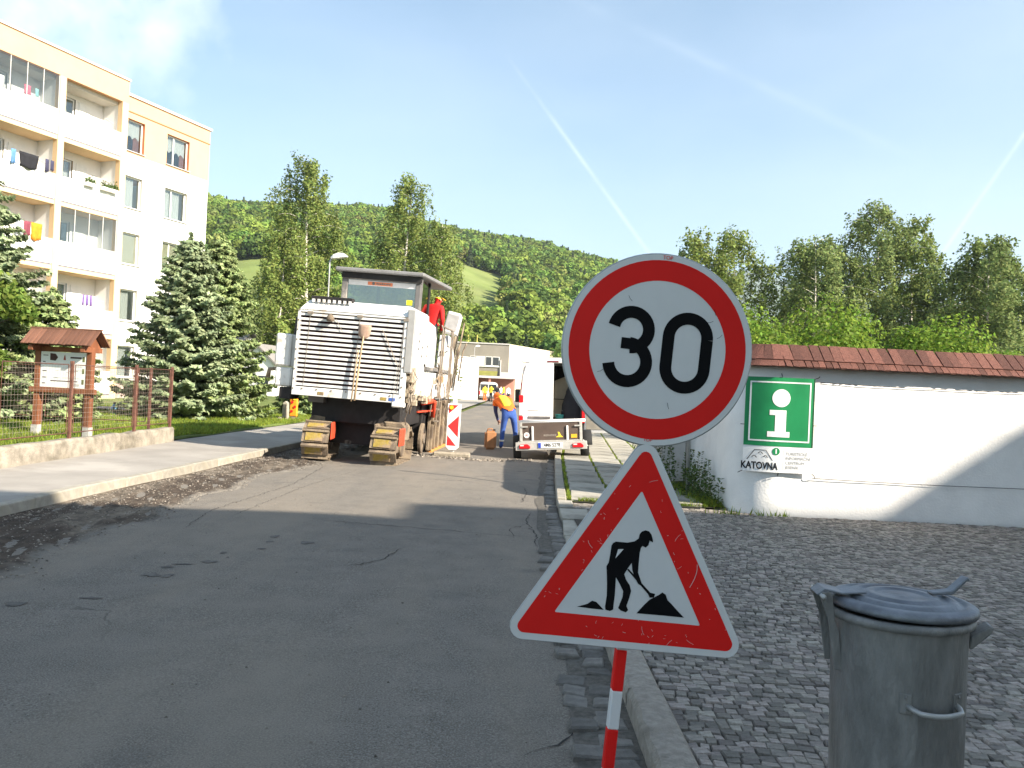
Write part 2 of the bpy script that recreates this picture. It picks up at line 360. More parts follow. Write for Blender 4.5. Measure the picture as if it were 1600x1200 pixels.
# road
def asphalt():
    m = mat('asphalt', (.172, .152, .128), .9, .2, 3.1, .6, 160, spec=.25)
    nt = m.node_tree; N = nt.nodes; L = nt.links; b = N['Principled BSDF']
    src = b.inputs['Base Color'].links[0].from_socket
    tc = N.new('ShaderNodeTexCoord')
    def mixc(f, A, B, bt='MIX'):
        x = N.new('ShaderNodeMix'); x.data_type = 'RGBA'; x.blend_type = bt
        for k, v in (('Factor', f), ('A', A), ('B', B)):
            if isinstance(v, (int, float)): x.inputs[k].default_value = v
            elif isinstance(v, tuple): x.inputs[k].default_value = (*v, 1)
            else: L.new(v, x.inputs[k])
        return x.outputs['Result']
    def noise(sc, det, sx=(1, 1, 1), ro=.6):
        mp = N.new('ShaderNodeMapping'); mp.inputs['Scale'].default_value = sx; L.new(tc.outputs['Object'], mp.inputs[0])
        q = N.new('ShaderNodeTexNoise'); q.inputs['Scale'].default_value = sc; q.inputs['Detail'].default_value = det; q.inputs['Roughness'].default_value = ro
        L.new(mp.outputs[0], q.inputs['Vector']); return q
    def ramp(v, a, bb, lo_=0., hi=1.):
        r = N.new('ShaderNodeMapRange'); r.interpolation_type = 'SMOOTHSTEP'; L.new(v, r.inputs[0])
        for i, q in enumerate((a, bb, lo_, hi)): r.inputs[i + 1].default_value = q
        return r.outputs[0]
    # aggregate speckle
    c = mixc(ramp(noise(110, 3).outputs['Fac'], .46, .62), src, (.27, .248, .215))
    c = mixc(ramp(noise(90, 3).outputs['Fac'], .58, .66, 0, .75), c, (.05, .05, .05))
    # dust drifting off the works, long streaks
    c = mixc(ramp(noise(.55, 6, (1.6, .35, 1)).outputs['Fac'], .40, .68, 0, .55), c, (.275, .235, .185))
    # stains
    c = mixc(ramp(noise(1.1, 5).outputs['Fac'], .60, .72, 0, .35), c, (.075, .075, .075))
    # cracks: warped voronoi edges, only in places
    w = noise(1.2, 5); mp = N.new('ShaderNodeVectorMath'); mp.operation = 'MULTIPLY_ADD'; L.new(w.outputs['Color'], mp.inputs[0]); mp.inputs[1].default_value = (1.4, 1.4, 0); L.new(tc.outputs['Object'], mp.inputs[2])
    v = N.new('ShaderNodeTexVoronoi'); v.feature = 'DISTANCE_TO_EDGE'; v.inputs['Scale'].default_value = .42; L.new(mp.outputs[0], v.inputs['Vector'])
    cr = N.new('ShaderNodeMath'); cr.operation = 'MULTIPLY'; L.new(ramp(v.outputs['Distance'], .002, .009, .8, 0), cr.inputs[0]); L.new(ramp(noise(.5, 3).outputs['Fac'], .57, .68), cr.inputs[1])
    c = mixc(cr.outputs[0], c, (.03, .03, .03))
    L.new(c, b.inputs['Base Color'])
    return m
ys = list(np.arange(-6, 24, .35)) + list(np.arange(24, 131, 3.0))
us = np.linspace(0, 1, 34)
vs = []; 
for y in ys:
    a, b = lk(y), rk(y)
    for u in us:
        x = a + (b - a) * u
        z = .03 * math.sin(u * math.pi) - .02 + .006 * math.sin(x * 2.1 + y * .7) + .005 * math.sin(y * 1.9 - x)
        vs.append((x, y, z))
n = len(us)
road = MB().add(vs, [(j * n + i, j * n + i + 1, (j + 1) * n + i + 1, (j + 1) * n + i) for j in range(len(ys) - 1) for i in range(n - 1)]).build('road', asphalt(), smooth=True)
tag(road, kind='structure')
M_crack = mat('tar_crack', (.035, .032, .03), .95, .2); M_stain = mat('oil_stain', (.118, .109, .098), .85, .25, 14)
def crack(pts_, w, seed):
    r_ = random.Random(seed); P = []
    for (a, b) in zip(pts_, pts_[1:]):
        n_ = max(2, int(math.dist(a, b) / .06))
        for i in range(n_): t = i / n_; P.append((a[0] + (b[0] - a[0]) * t + r_.gauss(0, .012), a[1] + (b[1] - a[1]) * t + r_.gauss(0, .014)))
    P.append(pts_[-1]); vs = []
    for i, p in enumerate(P):
        ww = w * r_.uniform(.3, 1.0) * (1 if 2 < i < len(P) - 3 else .3); q = P[min(i + 1, len(P) - 1)]; o_ = P[max(0, i - 1)]; d = math.atan2(q[1] - o_[1], q[0] - o_[0]) + math.pi / 2
        for s_ in (-1, 1): x, y = p[0] + s_ * ww * math.cos(d), p[1] + s_ * ww * math.sin(d); vs.append((x, y, roadz(x, y) + .0045))
    MB().add(vs, [(2 * i, 2 * i + 1, 2 * i + 3, 2 * i + 2) for i in range(len(P) - 1)]).build('crack', M_crack, road)
CRACKS = [([(-2.0, 9.0), (-.9, 8.9), (.0, 8.75), (.35, 8.7)], .007), ([(-.95, 7.8), (-1.05, 7.2), (-1.2, 6.9), (-1.45, 6.75)], .006), ([(.30, 8.2), (.34, 8.9), (.25, 9.6), (.30, 10.4)], .008), ([(.25, 9.5), (.05, 9.2), (.1, 8.6)], .006), ([(.12, 3.5), (.35, 3.75), (.42, 4.1)], .006),
          ([(-3.3, 15.0), (-3.1, 12), (-3.35, 9.5), (-3.2, 8.2)], .005), ([(-2.6, 14.6), (-2.9, 11.5), (-3.0, 9)], .004), ([(.2, 11.2), (.3, 12.4), (.25, 13.2)], .007)]
def build_cracks():
    for i, (p, w) in enumerate(CRACKS): crack(p, w, i)
    r_ = random.Random(9)
    for i in range(13):
        t = r_.random(); x, y = -3.05 + 1.1 * t + r_.gauss(0, .13), 4.9 + 3.6 * t + r_.gauss(0, .25); a, b = r_.uniform(.03, .10), r_.uniform(.025, .07); vs = [(x, y, roadz(x, y) + .0045)]
        for k_ in range(14): an = k_ / 14 * 6.283; f = r_.uniform(.5, 1.25); xx, yy = x + a * f * math.cos(an), y + b * f * math.sin(an); vs.append((xx, yy, roadz(xx, yy) + .0045))
        MB().add(vs, [(0, 1 + k_, 1 + (k_ + 1) % 14) for k_ in range(14)]).build('oil_stain', M_stain, road)
def roadz(x, y):
    a, b = lk(y), rk(y); u = (x - a) / (b - a)
    return .03 * math.sin(max(0, min(1, u)) * math.pi) - .02 + .006 * math.sin(x * 2.1 + y * .7) + .005 * math.sin(y * 1.9 - x)
build_cracks()
yard = MB().add([(-2.6, 70, -.03), (40, 70, -.03), (40, 130, -.03), (-40, 130, -.03), (-40, 92, -.03), (-2.6, 92, -.03)], [(0, 1, 2, 3, 4, 5)]).build('forecourt', mat('forecourt_asphalt', (.2, .19, .175), .9, .15, .5))
tag(yard, kind='structure')

# milled strip along the left kerb: rough, dark, crumbly
def strip_edge(y): return interp([(-6, -3.4), (3, -3.45), (6, -3.62), (9.7, -3.7), (12.8, -3.72), (15.2, -3.35), (22, -3.3), (30, -3.2)], y) + .10 * math.sin(y * 2.3) + .06 * math.sin(y * 5.1 + 1)
def strip_z(x, y):
    a, b = lk(y) + .01, strip_edge(y); u = max(0, min(1, (x - a) / (b - a)))
    e = min(1, 8 * u * (1 - u))
    return roadz(x, y) + .006 + e * (.012 * math.sin(x * 9 + y * 2) * math.sin(y * 3.1 + x * 4) + .011 * math.sin(y * 11 + x * 13) + .01 * math.sin(x * 31 + y * 7) + .010) + (.03 * (u - .35) ** 2 if u < .35 else 0)
vs = []; eu = []; ysm = np.arange(-2, 26, .09); usm = np.linspace(0, 1, 26)
for y in ysm:
    a, b = lk(y) + .005, strip_edge(y)
    for u in usm:
        x = a + (b - a) * u; eu.append(max(0, min(1, (1 - u) * 4.5))); vs.append((x, y, strip_z(x, y) - (.045 * (u - .90) / .1 if u > .90 else 0) if u > .02 else roadz(x, y) + .02))
n = len(usm)
M_mill = mat('milled_rubble', (.075, .055, .040), .98, .45, 9, .9, 70, col2=(.20, .165, .125), mscale=1.3, mask=(.46, .70), stretch=(1, .55, 1))
mill = MB().add(vs, [(j * n + i, j * n + i + 1, (j + 1) * n + i + 1, (j + 1) * n + i) for j in range(len(ysm) - 1) for i in range(n - 1)]).build('milled_strip', M_mill, smooth=True)
tag(mill, kind='structure')
at = mill.data.attributes.new('worn', 'FLOAT', 'POINT'); at.data.foreach_set('value', np.array(eu, np.float32))
def blend_edge(m):
    nt = m.node_tree; N = nt.nodes; L = nt.links; b = N['Principled BSDF']; src = b.inputs['Base Color'].links[0].from_socket
    a = N.new('ShaderNodeAttribute'); a.attribute_name = 'worn'; tc = N.new('ShaderNodeTexCoord'); nz = N.new('ShaderNodeTexNoise'); nz.inputs['Scale'].default_value = 2.5; nz.inputs['Detail'].default_value = 7; nz.inputs['Roughness'].default_value = .7; L.new(tc.outputs['Object'], nz.inputs['Vector'])
    s = N.new('ShaderNodeMath'); s.operation = 'SUBTRACT'; L.new(a.outputs['Fac'], s.inputs[0]); q = N.new('ShaderNodeMath'); q.operation = 'MULTIPLY'; q.inputs[1].default_value = 1.2; L.new(nz.outputs['Fac'], q.inputs[0]); L.new(q.outputs[0], s.inputs[1])
    r = N.new('ShaderNodeMapRange'); r.interpolation_type = 'SMOOTHSTEP'; L.new(s.outputs[0], r.inputs[0]); r.inputs[1].default_value = -.35; r.inputs[2].default_value = .3
    x = N.new('ShaderNodeMix'); x.data_type = 'RGBA'; L.new(r.outputs[0], x.inputs['Factor']); x.inputs['A'].default_value = (.215, .195, .165, 1); L.new(src, x.inputs['B']); L.new(x.outputs['Result'], b.inputs['Base Color'])
blend_edge(M_mill)
def pebbles(name, pts_, m, label, smin=.006, smax=.025):
    vs = []; fs = []; r_ = []
    base = [(1, 0, 0), (-.5, .87, 0), (-.5, -.87, 0), (0, 0, .8), (.3, .3, -.4)]
    for (x, y, z) in pts_:
        s = smin * (smax / smin) ** (random.random() ** 2); o = len(vs); an = U(0, 6.3); c, sn = math.cos(an), math.sin(an)
        q = [(p[0] * U(.7, 1.2), p[1] * U(.7, 1.2), p[2] * U(.6, 1)) for p in base[:4]]
        vs += [(x + s * (p[0] * c - p[1] * sn), y + s * (p[0] * sn + p[1] * c), z + s * p[2]) for p in q]
        fs += [(o, o + 1, o + 3), (o + 1, o + 2, o + 3), (o + 2, o, o + 3)]
    ob = MB().add(vs, fs).build(name, m)
    at = ob.data.attributes.new('rnd', 'FLOAT', 'FACE'); at.data.foreach_set('value', np.repeat(rng.random(len(fs) // 3), 3).astype(np.float32))
    return tag(ob, label, 'gravel', kind='stuff')
M_peb = mat('loose_stone', (.19, .165, .135), .95, .2, 20, rnd=.6, attr='rnd')
gp = []
for k in range(15000):
    y = U(3, 24); a, b = lk(y), strip_edge(y); u = random.random() ** .8 if U(0, 1) < .6 else abs(random.gauss(0, .15)); u = min(1.06, u)
    x = a + (b - a) * u; gp.append((x, y, strip_z(x, y) + .002))
pebbles('gravel', gp, M_peb, 'loose milled gravel lying along the left kerb', .005, .02)
gp = [(U(-3.4, .4), U(3, 20), 0) for k in range(900)]
gp = [(x, y, roadz(x, y) + .002) for x, y, _ in gp]
pebbles('grit', gp, M_peb, 'scattered grit specks on the open asphalt', .003, .014)
# a lip of broken asphalt across the road under the striped board
gp = []
for k in range(900):
    x = U(-2.2, .5); y = 17.55 + .25 * math.sin(x * 2.2) + random.gauss(0, .13); gp.append((x, y, roadz(x, y) + .004))
pebbles('rubble', gp, M_peb, 'pale broken asphalt rubble around the foot of the striped board', .012, .06)

# left pavement and its kerbstones
M_pave = mat('pavement_asphalt', (.32, .295, .262), .92, .12, 1.2, .3, 150, col2=(.38, .35, .31), mscale=.7)
vs = []; ysp = list(np.arange(-6, 40, 1.0)) + list(np.arange(40, 92, 4.0))
for y in ysp: vs += [(lo(y) - .1, y, .135), (lk(y) - .13, y, .118)]
pv = MB().add(vs, [(2 * j, 2 * j + 1, 2 * j + 3, 2 * j + 2) for j in range(len(ysp) - 1)]).build('pavement', M_pave); tag(pv, kind='structure')
M_kerb = mat('kerb_concrete', (.35, .32, .265), .9, .2, 8, .5, 60, rnd=.12, col2=(.30, .27, .21), mscale=4)
kb = empty('kerb'); tag(kb, kind='structure')
def kerbstone(y0, y1, xf0, xf1, w, z1, m, parent, bev=.012):
    """one stone between y0,y1; road face at xf0/xf1, body on the side of w's sign"""
    ln = y1 - y0 - .012; me = MB().box(min(0, w), max(0, w), -ln / 2, ln / 2, -.15, 0)
    o = me.build('kerbstone', m, parent, ((xf0 + xf1) / 2, (y0 + y1) / 2, z1 + U(-.006, .006)), (U(-.004, .004), U(-.02, .02), -math.atan2(xf1 - xf0, y1 - y0)), bevel=bev)
    return o
y = -2.0
while y < 46:
    kerbstone(y, y + 1, lk(y), lk(y + 1), -.14, .125, M_kerb, kb); y += 1

# lawn behind the left pavement
def lawn_z(x, y):
    t = max(0, min(4, -7 - x)) * .06 if x > -12 else .24 * max(0, 1 - (-12 - x) / 6)
    f = 1 if y < 17 else max(.25, 1 - (y - 17) / 6)
    return .17 + t * f + .02 * math.sin(x * 1.3 + y) + .015 * math.sin(x * 3 - y * 2.2)
xs = [-60, -50, -40, -32, -26, -22] + list(np.arange(-20, -4.9, .5)); 
vs = []; ysl = list(np.arange(0, 40, .7)) + list(np.arange(40, 112, 4))
for y in ysl:
    e = lo(y) - .09
    for x in xs: vs.append((min(x, e - (xs[-1] - x) * .01) if x > e else x, y, 0))
vs = [(x, y, lawn_z(x, y) if x < lo(y) - .1 or y < 17 else .15) for x, y, _ in vs]
n = len(xs)
lawn = MB().add(vs, [(j * n + i, j * n + i + 1, (j + 1) * n + i + 1, (j + 1) * n + i) for j in range(len(ysl) - 1) for i in range(n - 1)]).build('lawn', M_grass, smooth=True); tag(lawn, kind='structure')
path = MB().add([(-30, 27.5, .30), (-9, 26.2, .30), (-9, 27.6, .30), (-30, 29.4, .30)], [(0, 1, 2, 3)]).build('footpath', mat('path_asphalt', (.2, .19, .18), .95)); tag(path, kind='structure')
# grass blades where the lawn is near enough to see them
def blades(name, P, h, m, label):
    N_ = len(P); r3 = np.random.default_rng(5)
    an = r3.uniform(0, 6.283, N_); w = .006 + .006 * r3.random(N_); hh = h * r3.uniform(.4, 1.3, N_); ln = r3.normal(0, .35, (N_, 2)) * hh[:, None]
    V = np.zeros((N_, 3, 3)); V[:, 0] = P; V[:, 1] = P; V[:, 2] = P
    V[:, 0, 0] -= np.cos(an) * w; V[:, 0, 1] -= np.sin(an) * w; V[:, 1, 0] += np.cos(an) * w; V[:, 1, 1] += np.sin(an) * w
    V[:, 2, :2] += ln; V[:, 2, 2] += hh
    me = bpy.data.meshes.new(name); me.vertices.add(N_ * 3); me.loops.add(N_ * 3); me.polygons.add(N_)
    me.vertices.foreach_set('co', V.reshape(-1).astype(np.float32)); me.loops.foreach_set('vertex_index', np.arange(N_ * 3, dtype=np.int32)); me.polygons.foreach_set('loop_start', np.arange(0, N_ * 3, 3, dtype=np.int32))
    at = me.attributes.new('rnd', 'FLOAT', 'FACE'); at.data.foreach_set('value', r3.random(N_).astype(np.float32))
    me.materials.append(m); me.update(calc_edges=True)
    return tag(link(name, me), label, 'grass', kind='stuff')
M_blade = leafmat('grass_blade', (.235, .30, .045), .3, .45, .03)
P = []
while len(P) < 95000:
    y = 10 + 25 * random.random() ** 1.3; x = lo(y) - .22 - 9 * random.random() ** 1.6
    P.append((x, y, lawn_z(x, y)))
blades('grass', np.array(P), .075, M_blade, 'short sunlit grass of the lawn behind the fence')

# low concrete wall under the fence
M_lowwall = mat('old_concrete', (.30, .265, .215), .95, .3, 5, .8, 30, col2=(.17, .15, .115), mscale=2.2, mask=(.42, .66))
lw = MB(); nseg = 30
prof = [(-.16, 0), (-.16, .36), (-.13, .40), (.03, .405), (.06, .37), (.075, .0)]
vs = []
for j in range(nseg + 1):
    y = 2 + (17.05 - 2) * j / nseg
    for (px_, pz) in prof: vs.append((-6.98 + px_ + .012 * math.sin(y * 5), y, .02 + pz + (.012 * math.sin(y * 7) + .01 * math.sin(y * 17) if pz > .1 else 0)))
k = len(prof)
lw.add(vs, [(j * k + i, j * k + i + 1, (j + 1) * k + i + 1, (j + 1) * k + i) for j in range(nseg) for i in range(k - 1)] + [tuple(range(k - 1, -1, -1)), tuple(range(nseg * k, nseg * k + k))])
o = empty('low_wall', (0, 0, 0)); lw.build('wall_body', M_lowwall, o, bevel=.01)
tag(o, 'low crumbling concrete wall under the rusty fence beside the left pavement', 'wall')

# rusty wire mesh fence
M_rust = mat('rusty_steel', (.15, .068, .048), .75, .35, 12, .4, 60, col2=(.10, .05, .04), mscale=5)
M_wire = mat('mesh_wire', (.38, .31, .26), .7, .3, 8)
fe = empty('fence', (-6.98, 17.0, .4)); tag(fe, 'rusty brown steel fence with square wire mesh panels on the low wall', 'fence')
def lp(x, y, z): return (x + 6.98, y - 17.0, z - .4)
for (x, y, h) in ((-6.98, 9.4, 1.25), (-6.98, 13.1, 1.25), (-6.98, 15.35, 1.25), (-6.98, 16.95, 1.25), (-7.5, 17.15, 1.22), (-10.0, 17.6, 1.2), (-12.6, 18.1, 1.2)):
    MB().box(-.025, .025, -.025, .025, -.04 if x > -7.2 else -.3, h).build('post', M_rust, fe, lp(x, y, .41), bevel=.006)
def panel(x0, y0, x1, y1, z0, z1):
    a = Vector((x0, y0, 0)); b = Vector((x1, y1, 0)); d = (b - a); L_ = d.length; d.normalize()
    fr = MB()
    fr.tube([lp(a.x, a.y, z0), lp(b.x, b.y, z0), lp(b.x, b.y, z1), lp(a.x, a.y, z1), lp(a.x, a.y, z0)], .009, 4); fr.build('panel_frame', M_rust, fe)
    mm = MB(); nx = int(L_ / .075); nz = int((z1 - z0) / .075)
    for i in range(1, nx):
        p = a + d * (L_ * i / nx); mm.tube([lp(p.x, p.y, z0), lp(p.x, p.y, z1)], .0012, 3)
    for i in range(1, nz):
        z = z0 + (z1 - z0) * i / nz; mm.tube([lp(a.x, a.y, z), lp(b.x, b.y, z)], .0012, 3)
    tag(mm.build('wire_mesh', M_wire, fe), kind='stuff')
yy = [9.5, 11.25, 13.0]
for a, b in ((9.5, 11.2), (11.3, 13.0), (13.2, 15.25), (15.45, 16.85)): panel(-6.98, a, -6.98, b, .52, 1.6)
panel(-7.6, 17.2, -9.9, 17.58, .5, 1.58); panel(-10.1, 17.63, -12.5, 18.08, .5, 1.58)

# ---------------- right side: kerb, gutter setts, cobbles, slabs
M_granite = mat('granite_kerb', (.33, .295, .25), .9, .22, 25, .8, 90, col2=(.24, .215, .18), mscale=6, rnd=.1)
kr = empty('granite_kerb'); tag(kr, kind='structure')
y = 1.2
for ln in (.95, 1.02, .9, 1.0, .98, 1.0, .62):
    me = MB(); L_ = ln - .012; nn = 9
    vs = []
    for j in range(nn + 1):
        yq = -L_ / 2 + L_ * j / nn; e = .012 * math.sin(j * 2.7 + y) + U(-.008, .008)
        for (px_, pz) in ((0, -.14), (.004 + e * .4, .0 - .03), (.02 + e, .0), (.085, .006 + e * .3), (.155, .002), (.175, -.02), (.175, -.14)): vs.append((px_, yq, pz))
    me.add(vs, [(j * 7 + i, (j + 1) * 7 + i, (j + 1) * 7 + i + 1, j * 7 + i + 1) for j in range(nn) for i in range(6)] + [tuple(range(7)), tuple(range(nn * 7 + 6, nn * 7 - 1, -1))])
    me.build('kerbstone', M_granite, kr, (rk(y), y + ln / 2, .105 + U(-.006, .006)), (0, 0, U(-.012, .012)))
    y += ln
# dropped, broken slabs at the mouth of the cobbled drive
M_slab = mat('pavement_slab', (.36, .335, .28), .93, .16, 5, .5, 80, col2=(.22, .205, .17), mscale=1.6, rnd=.12)
for poly, z, rx, ry in (([(.60, 7.72), (.95, 7.8), (1.02, 8.5), (.62, 8.58)], .045, .02, -.05), ([(.61, 8.62), (1.04, 8.54), (1.10, 9.5), (.66, 9.62)], .06, -.01, -.07),
                        ([(.66, 9.66), (.98, 9.58), (1.0, 10.25), (.66, 10.3)], .075, .03, -.03), ([(.66, 10.34), (.84, 10.33), (.86, 10.9), (.67, 10.95)], .10, 0, -.02)):
    cx = sum(p[0] for p in poly) / 4; cy = sum(p[1] for p in poly) / 4
    mbx = MB(); nn = 4
    vs = [(p[0] - cx + U(-.01, .01), p[1] - cy, -.16) for p in poly] + [(p[0] - cx, p[1] - cy, 0) for p in poly]
    mbx.add(vs, [(0, 3, 2, 1), (4, 5, 6, 7)] + [(i, (i + 1) % 4, 4 + (i + 1) % 4, 4 + i) for i in range(4)])
    mbx.build('broken_slab', M_slab, kr, (cx, cy, z), (rx, ry, 0), bevel=.008)
y = 10.98
while y < 34:
    me = MB(); kerbstone(y, y + 1, rk(y), rk(y + 1), .13, .12, M_kerb, kr); y += 1

# small setts: shared shapes
def sett_mesh(w, l, h, m, name, seed):
    r = random.Random(seed); j = lambda s: r.uniform(-s, s)
    cs = [(-w / 2 + j(w * .09), -l / 2 + j(l * .09)), (w / 2 + j(w * .09), -l / 2 + j(l * .09)), (w / 2 + j(w * .09), l / 2 + j(l * .09)), (-w / 2 + j(w * .09), l / 2 + j(l * .09))]
    return cs, [h + j(.003) for _ in range(4)]
def sett_geo(cs, hs, ox, oy, oz):
    """three rings: skirt, shoulder, worn top"""
    vs = []
    for (k, dz) in ((1.03, -.03), (1.0, -.006), (.86, None)):
        for (x, y), h in zip(cs, hs): vs.append((ox + x * k, oy + y * k, oz + (h + dz if dz is not None else h + .003)))
    fs = [(a * 4 + i, a * 4 + (i + 1) % 4, a * 4 + 4 + (i + 1) % 4, a * 4 + 4 + i) for a in range(2) for i in range(4)] + [(8, 9, 10, 11)]
    return vs, fs
M_sett = mat('granite_sett', (.235, .208, .178), .72, .25, 30, .45, 120, rnd=.42, attr='rnd', hue=.018, spec=.4); M_gsett = mat('gutter_sett', (.17, .158, .14), .85, .22, 20, .5, 90, rnd=.25, attr='rnd', spec=.3)
def rnd_attr(me, vals):
    at = me.attributes.new('rnd', 'FLOAT', 'FACE'); at.data.foreach_set('value', np.asarray(vals, np.float32))
def sett_variants(n, w, l, h, seed, m=None):
    out = []
    for k in range(n):
        cs, hs = sett_mesh(w, l, h, None, '', seed + k); v, f = sett_geo(cs, hs, 0, 0, 0)
        me = MB().add(v, f).mesh('sett', m or M_sett); rnd_attr(me, [(k + .5) / n] * len(me.polygons)); out.append(me)
    return out
gut = empty('gutter'); tag(gut, kind='structure')
M_bed = mat('joint_sand', (.075, .066, .054), .98, .3, 30, .6, 200)
vs = []
for j in range(60):
    y = .5 + j * .4; vs += [(rk(y) - .27 + U(-.03, .03), y, roadz(rk(y) - .27, y) + .005), (rk(y) + .01, y, .005)]
MB().add(vs, [(2 * j, 2 * j + 1, 2 * j + 3, 2 * j + 2) for j in range(59)]).build('joint_bed', mat('gutter_grit', (.13, .118, .10), .98, .35, 25, .6, 150), gut)
gv = sett_variants(14, .150, .132, .016, 500, M_gsett)
y = 2.4
while y < 19.5:
    st = .142 + U(-.01, .014)
    for c in range(2):
        if c == 1 and (y > 8 or U(0, 1) < .45): continue
        link('sett', random.choice(gv), gut, (rk(y) - .085 - c * .155 + U(-.012, .012), y + U(-.012, .012), -.010 + U(-.010, .008)), (U(-.07, .07), U(-.07, .07), U(-.16, .16))).scale = (U(.8, 1.12), U(.78, 1.05), 1)
    y += st

# cobbled forecourt
CZ = .082
def cob_z(x, y): return CZ - .02 * max(0, min(1, (y - 6) / 5)) + .008 * math.sin(x * 1.1 + y * .8)
cob = empty('cobbled_pavement'); tag(cob, kind='structure')
bed_v = []; xb = np.linspace(.79, 14, 40); yb = np.linspace(-2, 11.2, 40)
for yv in yb:
    for xv in xb: bed_v.append((xv, yv, cob_z(xv, yv) - .014))
MB().add(bed_v, [(j * 40 + i, j * 40 + i + 1, (j + 1) * 40 + i + 1, (j + 1) * 40 + i) for j in range(39) for i in range(39)]).build('joint_bed', M_bed, cob, smooth=True)
cells = []
yrow = 1.9; row = 0
while yrow < 11.15:
    rh = U(.052, .066); x = .80 + U(0, .02)
    xmax = min(13, yrow * .68 + 1.6)
    while x < xmax:
        w = U(.048, .080)
        wy = .10 * math.sin(x * 1.35 + .6) + .05 * math.sin(x * 3.1 + yrow * .35)
        yy_ = yrow + wy; xx_ = x + w / 2
        if not (yy_ > 10.52 and xx_ > 3.2) and not (yy_ < 11 and yy_ > 7.7 and xx_ < 1.08 and yy_ < 10.3) and yy_ < 11.0:
            cells.append((xx_, yy_, w - .004, rh - .003, .13 * math.cos(x * 1.35 + .6)))
        x += w
    yrow += rh; row += 1
def seen(c):
    u, v = proj(c[0], c[1], CZ)
    if not (8 < u < 1592 and v < 1192): return None
    if 1290 < u < 1525 and v > 890: return None
    if v < 1030 and 800 < u < 1165 and v > 690 + abs(u - 1010) * 1.65: return None
    return c[0] ** 2 + c[1] ** 2
order = sorted([(s, i) for i, c in enumerate(cells) for s in [seen(c)] if s is not None]); near = set(i for s, i in order[:300])
cv = sett_variants(20, .08, .074, .0, 900)
vs = []; fs = []; rv = []; r4 = random.Random(11)
for i, (x, y, w, l, an) in enumerate(cells):
    z = cob_z(x, y) + r4.uniform(-.005, .005); an += r4.uniform(-.14, .14)
    if i in near:
        o = link('cobblestone', r4.choice(cv), cob, (x, y, z), (r4.uniform(-.05, .05), r4.uniform(-.05, .05), an)); o.scale = (w / .078, l / .072, .9)
    else:
        cs, hs = sett_mesh(w * 1.02, l * 1.03, 0, None, '', i); c, s_ = math.cos(an), math.sin(an)
        cs = [(a * c - b * s_, a * s_ + b * c) for a, b in cs]; v, f = sett_geo(cs, hs, x, y, z); o_ = len(vs)
        vs += v; fs += [tuple(q + o_ for q in ff) for ff in f]; rv += [r4.random()] * len(f)
me = bpy.data.meshes.new('cobblestones'); me.from_pydata(vs, [], fs); me.materials.append(M_sett); rnd_attr(me, rv)
tag(link('cobblestones', me, cob), kind='stuff')

# slab pavement beyond the drive
sp = empty('slab_pavement'); tag(sp, kind='structure')
vs = []
for j in range(32):
    y = 10.95 + j; vs += [(rk(y) + .12, y, .085), (3.4 if y < 16 else 4.6, y, .085)]
M_moss = mat('mossy_earth', (.07, .085, .03), .98, .4, 12, .6, 60, col2=(.06, .05, .035), mscale=3)
MB().add(vs, [(2 * j, 2 * j + 1, 2 * j + 3, 2 * j + 2) for j in range(31)]).build('mossy_bed', M_moss, sp)
y = 11.0
while y < 32:
    ln = U(.85, 1.05); x = .19
    for w in (.56, .58, .6, .55, .5, .5):
        if rk(y) + x + w < (3.0 if y < 16 else 4.4):
            MB().box(-w / 2 + .012, w / 2 - .012, -ln / 2 + .007, ln / 2 - .007, -.08, 0).build('paving_slab', M_slab, sp, (rk(y + ln / 2) + x + w / 2, y + ln / 2, .118 + U(-.006, .006)), (U(-.008, .008), U(-.01, .01), -.075 + U(-.008, .008)), bevel=.006)
        x += w + .02
    y += ln
P = []
for k in range(3500):
    y = 11 + 20 * random.random() ** 1.5; c = random.choice((.17, .17, .765, 1.365, 1.98, 2.0)); x = rk(y) + c + random.gauss(0, .013)
    P.append((x, y, .10))
for k in range(1800): 
    x = U(.95, 2.9); P.append((x, 10.98 + abs(random.gauss(0, .08)), .09))
blades('joint_grass', np.array(P), .04, M_blade, 'thin grass and moss growing in the joints of the slab pavement')

# ------------------------------------------------------------------ white boundary wall with shingle cap
M_plaster = mat('white_plaster', (.80, .78, .75), .9, .05, 3, .25, 35, col2=(.70, .68, .66), mscale=.8, mask=(.5, .8))
M_shingle = mat('red_shingle', (.125, .052, .038), .8, .3, 25, .5, 60, rnd=.3, stretch=(1, 1, .25), col2=(.18, .085, .06), mscale=4)
wall = empty('boundary_wall', (3.2, 10.7, 0)); tag(wall, 'white plastered boundary wall with rounded corner and red shingle cap', 'wall')
WX, WY, WR = 2.9, 10.62, .58           # side plane x, front plane y, corner radius
def wall_path(off, step=.12, xmax=13.0, ymax=16.0):
    """points along the outer face pushed out by off, from the far right round the corner and back; with outward normals"""
    out = []; x = xmax
    while x > WX + WR: out.append(((x, WY - off), (0, -1))); x -= step * 2
    for k in range(0, 13):
        a = math.pi / 2 * k / 12; n_ = (-math.sin(a), -math.cos(a)); out.append(((WX + WR + n_[0] * (WR + off), WY + WR + n_[1] * (WR + off)), n_))
    y = WY + WR + step
    while y <= ymax: out.append(((WX - off, y), (-1, 0))); y += step * 2
    out.append(((WX - off, ymax), (-1, 0)))
    return out
pa = wall_path(0); vs = []
ring = [(0, -.1), (.018, .10), (.0, .30), (.0, 1.2), (0, 2.06), (-.4, 2.06), (-.4, -.1)]
for (p, nn) in pa:
    for o_, z in ring:
        w = .006 * math.sin(p[0] * 4 + z * 3) + .005 * math.sin(p[1] * 5 + z * 5) if o_ > -.1 else 0
        vs.append((p[0] + nn[0] * (o_ + w) - 3.2, p[1] + nn[1] * (o_ + w) - 10.7, z))
k = len(ring); n = len(pa)
